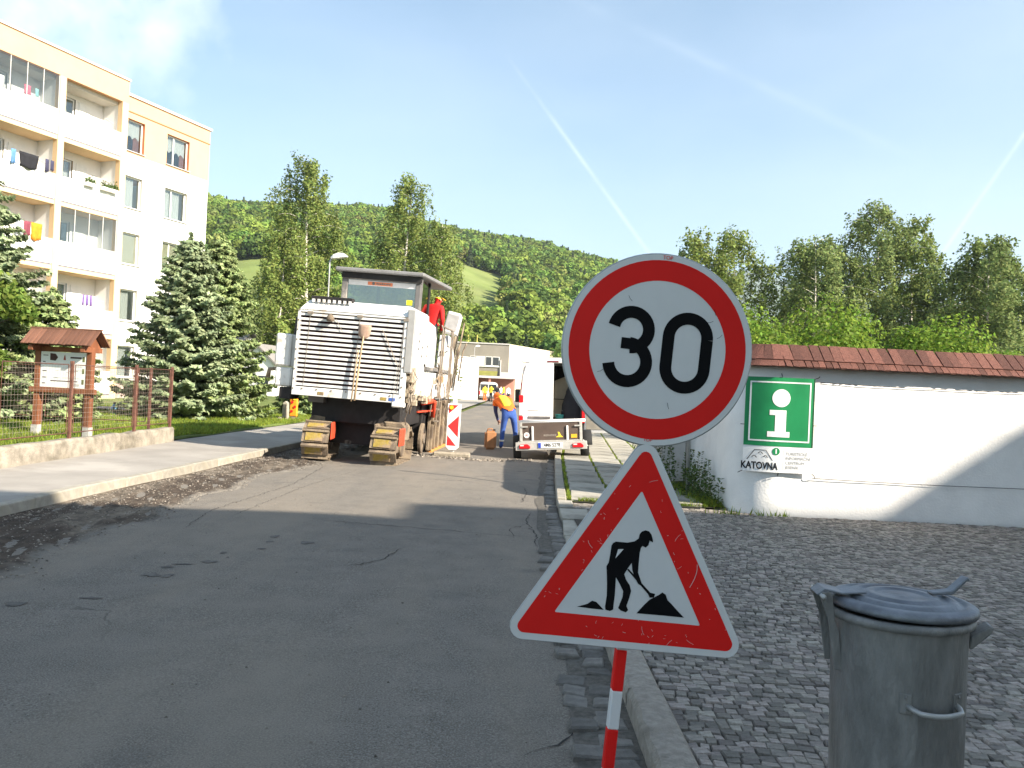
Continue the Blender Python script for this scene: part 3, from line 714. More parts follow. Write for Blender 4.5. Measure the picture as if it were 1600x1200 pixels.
MB().add(vs, [(j * k + i, j * k + (i + 1) % k, (j + 1) * k + (i + 1) % k, (j + 1) * k + i) for j in range(n - 1) for i in range(k)] + [tuple(range(k)), tuple(range((n - 1) * k + k - 1, (n - 1) * k - 1, -1))]).build('wall_body', M_plaster, wall, smooth=True)
roof = MB()
vs = []
for (p, nn) in pa:
    for o_, z in ((.12, 1.985), (-.2, 2.235), (-.52, 1.99)): vs.append((p[0] + nn[0] * o_ - 3.2, p[1] + nn[1] * o_ - 10.7, z))
roof.add(vs, [(j * 3 + i, j * 3 + i + 1, (j + 1) * 3 + i + 1, (j + 1) * 3 + i) for j in range(n - 1) for i in range(2)] + [(j * 3 + 2, j * 3, (j + 1) * 3, (j + 1) * 3 + 2) for j in range(n - 1)])
ro_ = roof.build('roof', M_shingle, wall)
def path_at(s):
    fr = (13.0 - (WX + WR))
    if s < fr: return (13.0 - s, WY), (0, -1)
    s -= fr; arc = WR * math.pi / 2
    if s < arc:
        a = s / WR; return (WX + WR - math.sin(a) * WR, WY + WR - math.cos(a) * WR), (-math.sin(a), -math.cos(a))
    return (WX, WY + WR + s - arc), (-1, 0)
total = (13 - WX - WR) + WR * math.pi / 2 + 16.0 - WY - WR
def shingle_me(w, l, seed):
    r = random.Random(seed); t = .016
    return MB().add([(-w / 2, 0, 0), (w / 2, 0, 0), (w / 2 * .97, l, .002), (-w / 2 * .97, l, .002), (-w / 2, r.uniform(-.012, .012), t), (w / 2, r.uniform(-.012, .012), t), (w / 2 * .97, l, t), (-w / 2 * .97, l, t)],
                    [(0, 3, 2, 1), (4, 5, 6, 7), (0, 1, 5, 4), (1, 2, 6, 5), (2, 3, 7, 6), (3, 0, 4, 7)]).mesh('shingle', M_shingle)
def course(w, l, o0, z0, slope, smin, seed, count=0):
    var = [shingle_me(w - .006, l, seed + q) for q in range(6)]; s = smin
    while s < total:
        p, nn = path_at(s); d = Vector((-nn[1], nn[0], 0))
        # local: x along wall, y up the slope, z out of the slope
        ax = d; up = Vector((-nn[0] * math.cos(slope), -nn[1] * math.cos(slope), math.sin(slope))); nz = ax.cross(up)
        if nz.z < 0: ax = -ax; nz = ax.cross(up)
        M = Matrix(((ax.x, up.x, nz.x, p[0] + nn[0] * o0 - 3.2), (ax.y, up.y, nz.y, p[1] + nn[1] * o0 - 10.7), (ax.z, up.z, nz.z, z0), (0, 0, 0, 1)))
        o = link('shingle', random.choice(var), ro_)
        curve = (13 - WX - WR) < s < (13 - WX - WR) + WR * 1.57
        o.matrix_local = M @ Matrix.Rotation(U(-.03, .03), 4, 'Z') @ Matrix.Rotation(U(-.012, .03), 4, 'X')
        s += w * (1 + U(-.1, .1)) * (.8 if curve else 1)
sl = math.atan2(.25, .32)
course(.082, .21, .150, 1.975, sl, 4.4, 40)
course(.128, .33, .062, 2.063, sl * 1.0, 4.4, 60)
# rope/cable strung along the wall
M_black = mat('black_rubber', (.02, .02, .02), .6, .2)
cb = MB().tube([(3.95 + .6 * i - 3.2, WY - .022 - 10.7, 1.80 - .006 * i - .012 * math.sin(i * .9)) for i in range(14)], .004, 5); cb.tube([(3.9 + .6 * i - 3.2, WY - .022 - 10.7, .565 - .004 * i - .01 * math.sin(i * .8)) for i in range(14)], .004, 5)
cb.build('cable', M_black, wall)

# information banner tied to the wall
M_green = mat('banner_green', (.012, .22, .075), .5, .1, 3); M_white = mat('print_white', (.78, .78, .77), .55, .04, 4); M_ink = mat('print_black', (.012, .012, .014), .6, .1)
M_grey = mat('print_grey', (.33, .33, .33), .6, .05)
bn = empty('information_banner', (3.45, WY - .05, .62)); tag(bn, 'white and green vinyl banner with large letter i tied to the wall', 'banner')
BW0, BW1, BH = -.42, .43, 1.22
def by(x): return .62 * max(0, .05 - x) ** 2 + .004 * math.sin(x * 14)
def bgrid(name, x0, x1, z0, z1, m, dy, nx=16, nz=4):
    vs = [(x0 + (x1 - x0) * i / nx, by(x0 + (x1 - x0) * i / nx) - dy, z0 + (z1 - z0) * j / nz) for j in range(nz + 1) for i in range(nx + 1)]
    return MB().add(vs, [(j * (nx + 1) + i, j * (nx + 1) + i + 1, (j + 1) * (nx + 1) + i + 1, (j + 1) * (nx + 1) + i) for j in range(nz) for i in range(nx)]).build(name, m, bn, smooth=True)
def bend(o):
    me = o.data
    for v in me.vertices: v.co.y += by(v.co.x)
    return o
bgrid('banner_sheet', BW0, BW1, 0, BH, M_white, 0)
bgrid('green_field', BW0, BW1, .335, BH, M_green, .003)
fr = MB()
for a in ((BW0 + .05, BW0 + .068, .395, BH - .055), (BW1 - .068, BW1 - .05, .395, BH - .055)): fr.box(a[0], a[1], -.0055, -.0045, a[2], a[3])
for zz in (.395, BH - .073):
    for i in range(12):
        x0 = BW0 + .05 + (BW1 - BW0 - .1) * i / 12; fr.box(x0, x0 + (BW1 - BW0 - .1) / 12, -.0056, -.0046, zz, zz + .018)
bend(fr.build('white_border', M_white, bn))
li = MB()
for (x0, x1, z0, z1) in ((-.155, .125, .455, .525), (-.065, .075, .525, .80), (-.135, .075, .735, .80)):
    n_ = 5
    for i in range(n_): li.box(x0 + (x1 - x0) * i / n_, x0 + (x1 - x0) * (i + 1) / n_, -.0062 if z0 < .7 else -.0066, -.0052, z0, z1)
ci_ = [( .005 + .115 * math.cos(t * math.pi / 16), .955 + .115 * math.sin(t * math.pi / 16)) for t in range(32)]
for i in range(32): li.add([(.005, -.0062, .955), (ci_[i][0], -.0062, ci_[i][1]), (ci_[(i + 1) % 32][0], -.0062, ci_[(i + 1) % 32][1])], [(0, 1, 2)])
bend(li.build('letter_i', M_white, bn))
bend(text('KATOVNA', .125, T(-.225, -.004, .075) @ XZ, M_ink, 'lettering', bn, bold=.004, sx=.72))
for q, s_ in enumerate(('TURISTICKÉ', 'INFORMAČNÍ', 'CENTRUM', 'JESENÍK')):
    bend(text(s_, .052, T(.09, -.004, .245 - .058 * q) @ XZ, M_grey, 'lettering', bn, align='LEFT', sx=1.0))
lg = MB()
for pts_ in ([(-.375, .15), (-.29, .28), (-.16, .28), (-.075, .15)], [(-.32, .185), (-.30, .205), (-.285, .205), (-.265, .18)], [(-.25, .235), (-.23, .255), (-.215, .255), (-.195, .23)], [(-.19, .19), (-.17, .21), (-.155, .21), (-.135, .185)]):
    ribbon(lg, pts_, .009, -.004)
ribbon(lg, [(.06, .03), (.06, .29)], .003, -.004)
bend(lg.build('house_emblem', M_ink, bn))
rd = MB(); cc = [(-.035 + .048 * math.cos(t * math.pi / 10), .27 + .048 * math.sin(t * math.pi / 10)) for t in range(20)]; rd.flat(cc, -.004); rd.flat([(-.08, .235), (-.05, .23), (-.04, .26)], -.0041); bend(rd.build('round_badge', M_green, bn))
bend(text('i', .085, T(-.035, -.0055, .27) @ XZ, M_white, 'lettering', bn, bold=.004))
tie = MB()
for (x, z, dx, dz) in ((BW0, BH, -.05, .04), (BW1, BH, .06, .03), (BW0, 0, -.05, -.03), (BW1, 0, .05, -.05), (0, BH, 0, .05), (BW1, .62, .05, 0), (0.0, 0, .0, -.04), (BW0, .6, -.04, .0)):
    MB().tube([(x, by(x) - .006, z), (x + dx * .5, by(x) - .012, z + dz * .3), (x + dx, by(x) + .02, z + dz)], .005, 5).build('cord_tie', M_black, bn)
bgrid('grommet_strip', BW1 - .02, BW1, .335, BH, mat('dark_green', (.01, .07, .03), .6, .2), .0042, 2, 2)

# utility cabinet and galvanised post by the side wall
M_cab = mat('cabinet_paint', (.50, .48, .46), .7, .12, 4, col2=(.36, .33, .30), mscale=2); M_galv = mat('galvanised', (.42, .42, .41), .5, .15, 8, metal=.5)
uc = empty('utility_cabinet', (2.62, 13.6, .1)); tag(uc, 'weathered pale grey utility cabinet standing against the shaded side wall', 'cabinet')
MB().box(-.16, .2, -.42, .42, .08, .98).build('cabinet_body', M_cab, uc, bevel=.012); MB().box(-.19, .24, -.46, .46, .985, 1.03).build('cabinet_lid', M_cab, uc, bevel=.01)
MB().box(-.178, -.162, -.37, .37, .13, .93).build('cabinet_door', M_cab, uc, bevel=.004); MB().box(-.15, .19, -.4, .4, 0, .078).build('plinth', M_lowwall, uc)
gpole = empty('steel_post', (2.62, 12.0, .09), (0, R(-1.6), 0)); tag(gpole, 'thin galvanised steel post standing among weeds by the rounded wall corner', 'post')
MB().cyl((0, 0, 0), (0, 0, 3.1), .03, n=12).build('post', M_galv, gpole, smooth=True); MB().cyl((0, 0, 3.1), (0, 0, 3.13), .034, .02, n=12).build('cap', M_galv, gpole)

# tall weeds along the foot of the wall
M_weed = leafmat('weed_leaf', (.10, .15, .045), .35, .35, .03); M_stem = mat('weed_stem', (.10, .12, .04), .8, .2)
def weed(x, y, h, label, seed, ns=5, spread=.16):
    r5 = np.random.default_rng(seed); rr = random.Random(seed); t = empty('weed', (x, y, .09)); tag(t, label, 'weed', 'weeds at the foot of the wall')
    st = MB(); P = []; D_ = []
    for k in range(ns):
        bx, by_ = rr.uniform(-spread, spread) * .6, rr.uniform(-spread, spread); tx, ty = bx + rr.uniform(-.12, .12), by_ + rr.uniform(-.1, .1); hh = h * rr.uniform(.55, 1.0)
        pts_ = [(bx + (tx - bx) * q + .02 * math.sin(q * 5 + k), by_ + (ty - by_) * q, hh * q) for q in (0, .25, .5, .75, 1)]; st.tube(pts_, [.006, .005, .004, .003, .0015], 4)
        for q in range(int(110 * hh / .6)):
            u = rr.random() ** .85; an = rr.uniform(0, 6.3); l = .075 * (1.15 - u) + .015
            P.append((bx + (tx - bx) * u + math.cos(an) * l, by_ + (ty - by_) * u + math.sin(an) * l, hh * u + .01)); D_.append((math.cos(an), math.sin(an), .25))
    st.build('stem', M_stem, t); link('leaves', leaf_mesh('leaves', np.array(P), .052, M_weed, r5, up=.8, aspect=.38, dirs=np.array(D_), jit=.3), t)
    return t
for q, (x, y, h, lb) in enumerate(((2.78, 11.1, .45, 'short yellowish weed at the rounded corner of the white wall'), (2.70, 11.6, .62, 'bushy dark weed just left of the wall corner weed'), (2.66, 12.25, .85, 'tall dark weed right of the galvanised post'),
                                   (2.45, 12.5, .80, 'tall spindly weed left of the galvanised post'), (2.3, 13.0, .95, 'tallest spiky weed in front of the grey cabinet'), (2.62, 11.85, .6, 'broad low weed at the foot of the galvanised post'),
                                   (2.75, 15.2, .55, 'weed clump past the cabinet beside the slab pavement'), (2.9, 17.2, .6, 'weed clump where the side wall ends'), (2.95, 19.0, .45, 'far weed clump beside the van and slab pavement'))):
    weed(x, y, h, lb, 60 + q, 5 if q in (1, 5) else 4, .18 if q in (1, 5, 6, 7) else .10)
P = []
for k in range(2600):
    y = U(11.0, 14.5); P.append((2.72 + random.gauss(0, .10), y, .10))
for k in range(70): P.append((U(2.5, 3.6), 10.56 + random.gauss(0, .03) if U(0, 1) < .5 else 10.5, .07))
P = [p for p in P if not (p[0] > 3.3 and p[1] > 10.62)]
blades('wall_foot_grass', np.array(P), .09, M_blade, 'ragged grass growing along the foot of the white wall')

# ------------------------------------------------------------------ road sign on its striped pole
M_red = mat('sign_red', (.74, .016, .013), .5, .05, 4, spec=.15); M_sw = mat('sign_white', (.66, .66, .655), .35, .03, 6, spec=.4); M_sb = mat('sign_black', (.006, .006, .007), .6, .1, spec=.08)
M_alu = mat('sign_edge', (.40, .41, .41), .5, .1, 10, metal=.4); M_scr = mat('bare_scratch', (.60, .60, .58), .5, .1)
sg = empty('road_sign', (.40, 3.02, .0), (0, R(3.9), R(4))); tag(sg, 'speed limit 30 disc above roadworks triangle on red and white striped pole', 'road sign')
pole = MB(); 
PT = 2.02
zs = [(.06, .115, 0), (.115, .345, 1), (.345, .60, 0), (.60, PT, 1)]
cols = [M_red, M_sw]
for nm, z0, z1, m in (('pole_band', .06, .175, M_sw), ('pole_band', .175, .327, M_red), ('pole_band', .327, .467, M_sw), ('pole_band', .467, .617, M_red), ('pole_band', .617, .80, M_sw), ('pole_band', .80, PT, M_galv)):
    MB().box(-.02, .02, -.02, .02, z0, z1).build(nm, m, sg, bevel=.004)
MB().box(-.30, .30, -.22, .22, 0, .058).build('rubber_foot', M_black, sg, bevel=.015)
for zz in (.78, 1.05, 1.52, 1.86): MB().box(-.032, .032, -.034, .024, zz, zz + .03).build('clamp', M_galv, sg, bevel=.003)
CZ1 = 1.715                                     # disc centre
def circle(r, n=72): return [(r * math.cos(2 * math.pi * i / n), CZ1 + r * math.sin(2 * math.pi * i / n)) for i in range(n)]
disc = MB(); disc.prism(circle(.35), -.048, -.036)
dp = disc.build('speed_limit_plate', [M_alu], sg, bevel=.004)
def annulus(mb, r0, r1, y, n=72):
    a, b = circle(r0, n), circle(r1, n)
    mb.add([(x, y, z) for x, z in a] + [(x, y, z) for x, z in b], [(i, (i + 1) % n, n + (i + 1) % n, n + i) for i in range(n)])
q = MB(); q.flat(circle(.345), -.0490); q.build('white_face', M_sw, dp)
q = MB(); annulus(q, .2495, .3245, -.0498); q.build('red_ring', M_red, dp)
nb = MB(); wS = .0435
def arc(cx, cz, r, a0, a1, n=20, sx=1.0): return [(cx + r * sx * math.cos(R(a0 + (a1 - a0) * i / n)), cz + r * math.sin(R(a0 + (a1 - a0) * i / n))) for i in range(n + 1)]
c0 = .105; rx0 = .071; hz = .147 - wS / 2
loop = arc(c0, CZ1 + hz - rx0, rx0, 0, 180) + arc(c0, CZ1 - hz + rx0, rx0, 180, 360); loop.append(loop[0])
ribbon(nb, loop, wS, -.0506)
c3 = -.112; r3a = .064; r3b = .069
ribbon(nb, arc(c3 + .008, CZ1 + hz - r3a, r3a, 172, -90, 26), wS, -.0506)
ribbon(nb, arc(c3 + .006, CZ1 - hz + r3b, r3b, 90, -172, 26), wS, -.0508)
ribbon(nb, [(c3 - .024, CZ1 + .0105), (c3 + .012, CZ1 + .0105)], wS * .92, -.0507)
nb.build('number_30', M_sb, dp)
text('TOP', .019, T(0, -.0506, CZ1 + .334) @ XZ, M_red, 'lettering', dp)
# triangle
TZ = .895
def rtri(pts_, r, n=6):
    out = []
    for i, p in enumerate(pts_):
        p = Vector(p); a = (Vector(pts_[i - 1]) - p).normalized(); b = (Vector(pts_[(i + 1) % 3]) - p).normalized(); h = (a + b).normalized(); ang = a.angle(b) / 2
        c = p + h * (r / math.sin(ang)); s0 = c - h * r
        va = -(h); st = math.pi / 2 - ang
        for k in range(n + 1):
            t = -st + 2 * st * k / n; out.append((c.x + r * (va.x * math.cos(t) - va.y * math.sin(t)), c.y + r * (va.x * math.sin(t) + va.y * math.cos(t))))
    return out
def tri(sd, cz=0):
    h = sd * .866; return [(0, TZ + cz + h * 2 / 3), (-sd / 2, TZ + cz - h / 3), (sd / 2, TZ + cz - h / 3)]
tp = MB(); tp.prism(rtri(tri(.915), .05), -.048, -.036); tpo = tp.build('roadworks_plate', M_alu, sg, bevel=.004)
q = MB(); q.flat(rtri(tri(.905), .046), -.0490); q.build('white_face', M_sw, tpo)
o_, i_ = rtri(tri(.822), .024), rtri(tri(.535), .004)
q = MB(); n = len(o_); q.add([(x, -.0498, z) for x, z in o_] + [(x, -.0498, z) for x, z in i_], [(i, (i + 1) % n, n + (i + 1) % n, n + i) for i in range(n)]); q.build('red_border', M_red, tpo)
BODY = [(-.0834,.1115),(-.074,.1177),(-.0314,.1184),(-.0069,.1253),(.007,.137),(.0092,.1535),(.0162,.1634),(.0287,.1689),(.0422,.1664),(.0526,.1554),(.0599,.1359),(.0608,.1279),(.048,.1336),(.0458,.1171),(.0368,.1069),(.0241,.1116),(.0189,.1039),(.0169,.0854),(.0175,.0449),(.0189,.0146),(.0282,-.0046),(.0375,-.0238),(.0332,-.0304),(.0235,-.0254),(.0076,-.0019),(-.0032,.0223),(-.0081,.0471),(-.0208,.0253),(-.0306,.0039),(-.0213,-.0153),(-.006,-.0338),(.0013,-.0533),(-.0028,-.0791),(-.0097,-.1083),(-.0019,-.1226),(-.009,-.1316),(-.0289,-.1267),(-.0389,-.1187),(-.0332,-.0978),(-.0274,-.0769),(-.0277,-.0566),(-.0426,-.0329),(-.0595,-.0095),(-.058,-.0398),(-.0561,-.075),(-.0566,-.1055),(-.0564,-.1258),(-.0678,-.1322),(-.0844,-.129),(-.0868,-.1171),(-.0851,-.0784),(-.0887,-.0382),(-.0942,.0018),(-.0981,.0267),(-.0915,.0406),(-.0892,.0733),(-.0884,.1018)]
SHOV = [(-.0225,.0221),(-.0167,.0248),(.0712,-.0524),(.0898,-.0554),(.0863,-.069),(.0712,-.0707),(.0626,-.0575)]
PILE = [(.0295,-.1312),(.0541,-.098),(.072,-.0777),(.1052,-.0567),(.1153,-.0474),(.1282,-.0541),(.1375,-.0733),(.1542,-.0866),(.1791,-.1091),(.2048,-.1305),(.1287,-.1301)]
PIL2 = [(-.188,-.1276),(-.152,-.1144),(-.1362,-.1014),(-.1196,-.1046),(-.0904,-.1297),(-.135,-.1297)]
for nm, poly, yy_ in (('pictogram_worker', BODY, -.0506), ('pictogram_shovel', SHOV, -.0509), ('pictogram_heap', PILE, -.0506), ('pictogram_heap', PIL2, -.0506)):
    q = MB(); q.flat([(x, z + TZ) for x, z in reversed(poly)], yy_); q.build(nm, M_sb, tpo, tri=True)
q = MB(); q.flat([(-.0629, .0915 + TZ), (-.0691, .0574 + TZ), (-.0428, .0938 + TZ)], -.0510); q.build('pictogram_gap', M_sw, tpo)
text('TOP', .017, T(0, -.0506, TZ + .493) @ XZ, M_red, 'lettering', tpo)
sc_ = MB(); r6 = random.Random(3)
h_ = .915 * .866
for k in range(70):
    side = r6.random(); u = r6.uniform(.05, .95); d_ = r6.uniform(.02, .12)
    A, B = [((0, h_ * 2 / 3), (-.457, -h_ / 3)), ((-.457, -h_ / 3), (.457, -h_ / 3)), ((.457, -h_ / 3), (0, h_ * 2 / 3))][int(side * 3) % 3]
    if k % 3 == 0: u = r6.choice((.25, .45, .62, .8)) + r6.gauss(0, .03)
    px_ = A[0] + (B[0] - A[0]) * u; pz_ = A[1] + (B[1] - A[1]) * u; ln_ = math.hypot(px_, pz_); px_ -= px_ / ln_ * d_; pz_ -= pz_ / ln_ * d_
    an = r6.uniform(0, 3.14); l = r6.uniform(.0015, .006) if r6.random() < .93 else .016
    pts_ = [(px_ + l * math.cos(an) * t + .2 * l * t * t, pz_ + TZ + l * math.sin(an) * t) for t in (-1, -.3, .4, 1)]
    ribbon(sc_, pts_, r6.uniform(.0006, .0014), -.0512)
ribbon(sc_, [(.213 + .02 * math.sin(t * 2), TZ - .02 + .085 * t) for t in (0, .2, .4, .6, .8, 1)], .0016, -.0512)
tag(sc_.build('scratches', M_scr, tpo), kind='stuff')
sc2 = MB()
for (x, z) in ((.195, .155), (.18, .12), (-.12, .17), (.22, .07), (-.2, -.1), (.06, -.2)):
    an = r6.uniform(0, 3); ribbon(sc2, [(x + .012 * t * math.cos(an), CZ1 + z + .012 * t * math.sin(an) + .003 * t * t) for t in (-1, 0, 1)], .0013, -.0512)
tag(sc2.build('scratches', M_sb, dp), kind='stuff')

# ------------------------------------------------------------------ dustbin
M_bin = mat('weathered_zinc', (.195, .193, .184), .6, .3, 14, .4, 45, metal=.2, col2=(.145, .143, .136), mscale=2.0, stretch=(1, 1, .35), spec=.5)
M_binl = mat('zinc_lid', (.20, .215, .235), .5, .2, 12, .2, 50, metal=.5, col2=(.15, .16, .18), mscale=4, spec=.5)
bi = empty('dustbin', (1.288, 2.66, .088), (0, R(-1.0), R(8))); bi.scale = (.94, .94, 1.0); tag(bi, 'dented grey metal dustbin with hinged lid standing on the cobbles', 'dustbin')
prof = [(.205, 0), (.212, .015), (.212, .03), (.208, .04)] + [(.208 + .008 * z / .8, z) for z in (.1, .2, .3, .4, .5, .6, .68)] + [(.2155, .72), (.217, .76), (.2175, .785)]
nlat = 56; vs = []
for r, z in prof:
    for i in range(nlat):
        a = 2 * math.pi * i / nlat
        dent = -.006 * math.exp(-((a - 4.35) / .16) ** 2 - ((z - .56) / .03) ** 2) - .005 * math.exp(-((a - 4.95) / .1) ** 2 - ((z - .53) / .022) ** 2) - .004 * math.exp(-((z - .715) / .012) ** 2) * max(0, math.sin(a * 11)) - .0025 * max(0, math.sin(a * 7)) * (z > .1)
        vs.append(((r + dent) * math.cos(a), (r + dent) * math.sin(a), z))
b_ = MB().add(vs, [(k * nlat + i, k * nlat + (i + 1) % nlat, (k + 1) * nlat + (i + 1) % nlat, (k + 1) * nlat + i) for k in range(len(prof) - 1) for i in range(nlat)] + [tuple(range(nlat - 1, -1, -1))])
b_.build('body', M_bin, bi, smooth=True)
MB().lathe([(.217, .782), (.232, .786), (.236, .797), (.232, .808), (.218, .812), (.21, .80)], 56).build('rim', M_bin, bi, smooth=True)
lid = MB().lathe([(.232, .818), (.236, .826), (.233, .838), (.222, .844), (.200, .848), (.194, .842), (.178, .842), (.170, .852), (.150, .855), (.144, .849), (.122, .850), (.114, .858), (.09, .859), (.084, .854), (.05, .857), (.0, .858)], 56)
ld = lid.build('lid', M_binl, bi, rot=(R(-.4), R(1.0), 0), smooth=True); ld.location = (0, 0, -.002)
def lat_M(a, r, z): return Matrix.Translation((r * math.cos(a), r * math.sin(a), z)) @ Matrix.Rotation(a, 4, 'Z')
ha = R(167)     # hinge on the left
hM = lat_M(ha, .0, 0)
for s_ in (-1, 1):
    lug = MB(); pr = [(.20, .62), (.225, .62), (.250, .78), (.275, .842), (.270, .862), (.25, .866), (.236, .85), (.228, .78), (.212, .74)]
    lug.prism(pr, s_ * .055 - .004, s_ * .055 + .004, hM); lug.build('hinge_bracket', M_bin, bi, bevel=.002)
pin = MB(); pin.cyl(hM @ Vector((.268, -.075, .85)), hM @ Vector((.268, .075, .85)), .008, n=10); pin.build('hinge_pin', M_galv, bi, smooth=True)
arm = MB(); arm.prism([(.268, .842), (.285, .852), (.26, .872), (.20, .862), (.12, .868), (.12, .862), (.20, .855), (.24, .862)], -.045, .045, hM); arm.build('hinge_strap', M_binl, bi, bevel=.002)
la = R(-3)
lM = lat_M(la, 0, 0)
lv = MB(); lv.prism([(.10, .860), (.175, .862), (.225, .908), (.231, .904), (.235, .911), (.225, .921), (.17, .876), (.10, .868)], -.019, .019, lM); lv.build('lid_lever', M_binl, ld, bevel=.003)
gr = MB(); gr.prism([(.212, .71), (.216, .75), (.275, .79), (.285, .782), (.275, .762), (.22, .71)], -.035, .035, lat_M(R(-24), 0, 0)); gr.build('side_lug', M_bin, bi, bevel=.006)
ga = R(-92); hd = MB()
pts_ = []
for t in range(13):
    u = t / 12; a = ga + (u - .5) * .80; r = .213 + .045 * min(1, math.sin(u * math.pi) * 2.2); pts_.append((r * math.cos(a), r * math.sin(a), .57 - .012 * math.sin(u * math.pi)))
hd.tube(pts_, .0085, 8); hd.build('handle', M_galv, bi, smooth=True)
for u in (-.42, .42):
    hp = MB(); hp.box(.211, .219, -.018, .018, .545, .605, Matrix.Rotation(ga + u, 4, 'Z')); 
    hp.cyl(Matrix.Rotation(ga + u, 4, 'Z') @ Vector((.216, 0, .595)), Matrix.Rotation(ga + u, 4, 'Z') @ Vector((.224, 0, .595)), .005, n=8); hp.cyl(Matrix.Rotation(ga + u, 4, 'Z') @ Vector((.216, 0, .555)), Matrix.Rotation(ga + u, 4, 'Z') @ Vector((.224, 0, .555)), .005, n=8)
    hp.build('handle_plate', M_bin, bi, bevel=.002)

# ------------------------------------------------------------------ the tall house behind the viewer whose shadow covers the foreground
M_stucco = mat('grey_stucco', (.42, .40, .37), .92, .1, 1); M_tile = mat('roof_tile', (.18, .07, .05), .85, .2, 3)
M_frame = mat('window_frame', (.78, .77, .74), .5, .05); M_pane = mat('window_pane', (.03, .035, .04), .06, .1, spec=.8); M_sill = mat('sheet_sill', (.55, .54, .52), .5, .1)
hb = empty('corner_house', (6, -1.5, 0)); tag(hb, 'tall grey house behind the viewer that shades the foreground', 'house')
q = MB(); q.box(0, 13.95, -13, 0, 0, 13.2); q.box(13.95, 34, -12, -.0, 0, 15.2); q.build('wall', M_stucco, hb)
q = MB(); q.box(-.4, 13.95, -13.4, .25, 13.2, 13.42); q.build('lower_roof', M_tile, hb)
q = MB(); q.prism([(13.8, 15.2), (19.75, 15.25), (27.5, 20.6), (34.4, 15.2)], -12.3, .02); q.build('upper_roof', M_tile, hb)
wm = MB().box(-.55, .55, -.05, .06, -.8, .8).mesh('window', M_frame); pm = MB().box(-.45, .45, .061, .07, -.7, .7).mesh('pane', M_pane)
for i in range(11):
    for k in range(4):
        w_ = link('window', wm, hb, (1.8 + 2.9 * i, 0, 2.2 + 3 * k)); link('pane', pm, w_)

# ------------------------------------------------------------------ block of flats
M_apt = mat('apartment_white', (.80, .785, .755), .85, .04, 1.5); M_apo = mat('apartment_apricot', (.70, .40, .24), .85, .05, 1.2); M_apc = mat('apartment_cream', (.74, .53, .31), .85, .05, 1.2)
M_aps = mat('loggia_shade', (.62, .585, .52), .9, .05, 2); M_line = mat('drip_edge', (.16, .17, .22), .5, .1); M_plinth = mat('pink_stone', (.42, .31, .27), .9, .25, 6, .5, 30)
M_cap = mat('roof_trim', (.55, .53, .50), .5, .1); M_curt = mat('curtain', (.74, .72, .68), .9, .12, 9, stretch=(6, 1, .3)); M_blind = mat('yellow_blind', (.62, .56, .40), .8, .05)
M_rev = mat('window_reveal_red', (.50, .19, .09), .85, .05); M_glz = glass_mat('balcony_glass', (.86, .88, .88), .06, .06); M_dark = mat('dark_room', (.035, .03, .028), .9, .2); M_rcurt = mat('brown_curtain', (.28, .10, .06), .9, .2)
ap = empty('apartment_building', (-18.7, 39, 0), (0, 0, R(68.8))); tag(ap, 'five storey apartment block with apricot top band, white walls and loggias', 'building')
FL = [.35 + 2.8 * k for k in range(5)]; TOP = 15.3; SB = 1.25      # set-back of the flat part
def holed(mb, s0, s1, z0, z1, holes, y, dep):
    ss = sorted({s0, s1, *[h[0] for h in holes], *[h[1] for h in holes]}); zz = sorted({z0, z1, *[h[2] for h in holes], *[h[3] for h in holes]})
    ss = [a for a in ss if s0 <= a <= s1]; zz = [a for a in zz if z0 <= a <= z1]
    for a, b in zip(ss, ss[1:]):
        for c, d in zip(zz, zz[1:]):
            if not any(h[0] <= a and b <= h[1] and h[2] <= c and d <= h[3] for h in holes): mb.add([(a, y, c), (b, y, c), (b, y, d), (a, y, d)], [(0, 1, 2, 3)])
def reveal(h, y, dep, m):
    a, b, c, d = h; q = MB().add([(a, y, c), (b, y, c), (b, y, d), (a, y, d), (a, y + dep, c), (b, y + dep, c), (b, y + dep, d), (a, y + dep, d)], [(0, 4, 5, 1), (1, 5, 6, 2), (2, 6, 7, 3), (3, 7, 4, 0)]); return q
WIN = [(.55, 2.25), (3.75, 5.35)]; holes = [(a, b, f + .85, f + 2.42) for f in FL for a, b in WIN]
OB = 12.25
q = MB(); holed(q, 0, 6.86, .95, OB, [h for h in holes if h[3] < OB], SB, .25); q.add([(6.86, SB, 0), (6.86, SB + 11, 0), (6.86, SB + 11, OB), (6.86, SB, OB)], [(0, 1, 2, 3)]); q.add([(-14, SB + 11, 0), (6.86, SB + 11, 0), (6.86, SB + 11, TOP), (-14, SB + 11, TOP)], [(0, 3, 2, 1)])
q.build('wall', M_apt, ap)
hb_top = [(a, b, max(c, OB), d) for a, b, c, d in holes if d > OB]
q = MB(); holed(q, 0, 6.86, OB, TOP - .25, hb_top, SB, .25); q.add([(6.86, SB, OB), (6.86, SB + 11, OB), (6.86, SB + 11, TOP - .25), (6.86, SB, TOP - .25)], [(0, 1, 2, 3)]); q.build('apricot_band', M_apo, ap)
MB().box(0.0, 6.9, SB - .03, SB + 11, .0, .95).build('plinth', M_plinth, ap); MB().box(0, 6.95, SB - .08, SB + 11.1, TOP - .25, TOP - .12).build('roof_edge', M_cap, ap)
MB().box(.0, 6.86, SB - .035, SB - .002, 14.28, 14.33).build('dark_band', M_rev, ap)
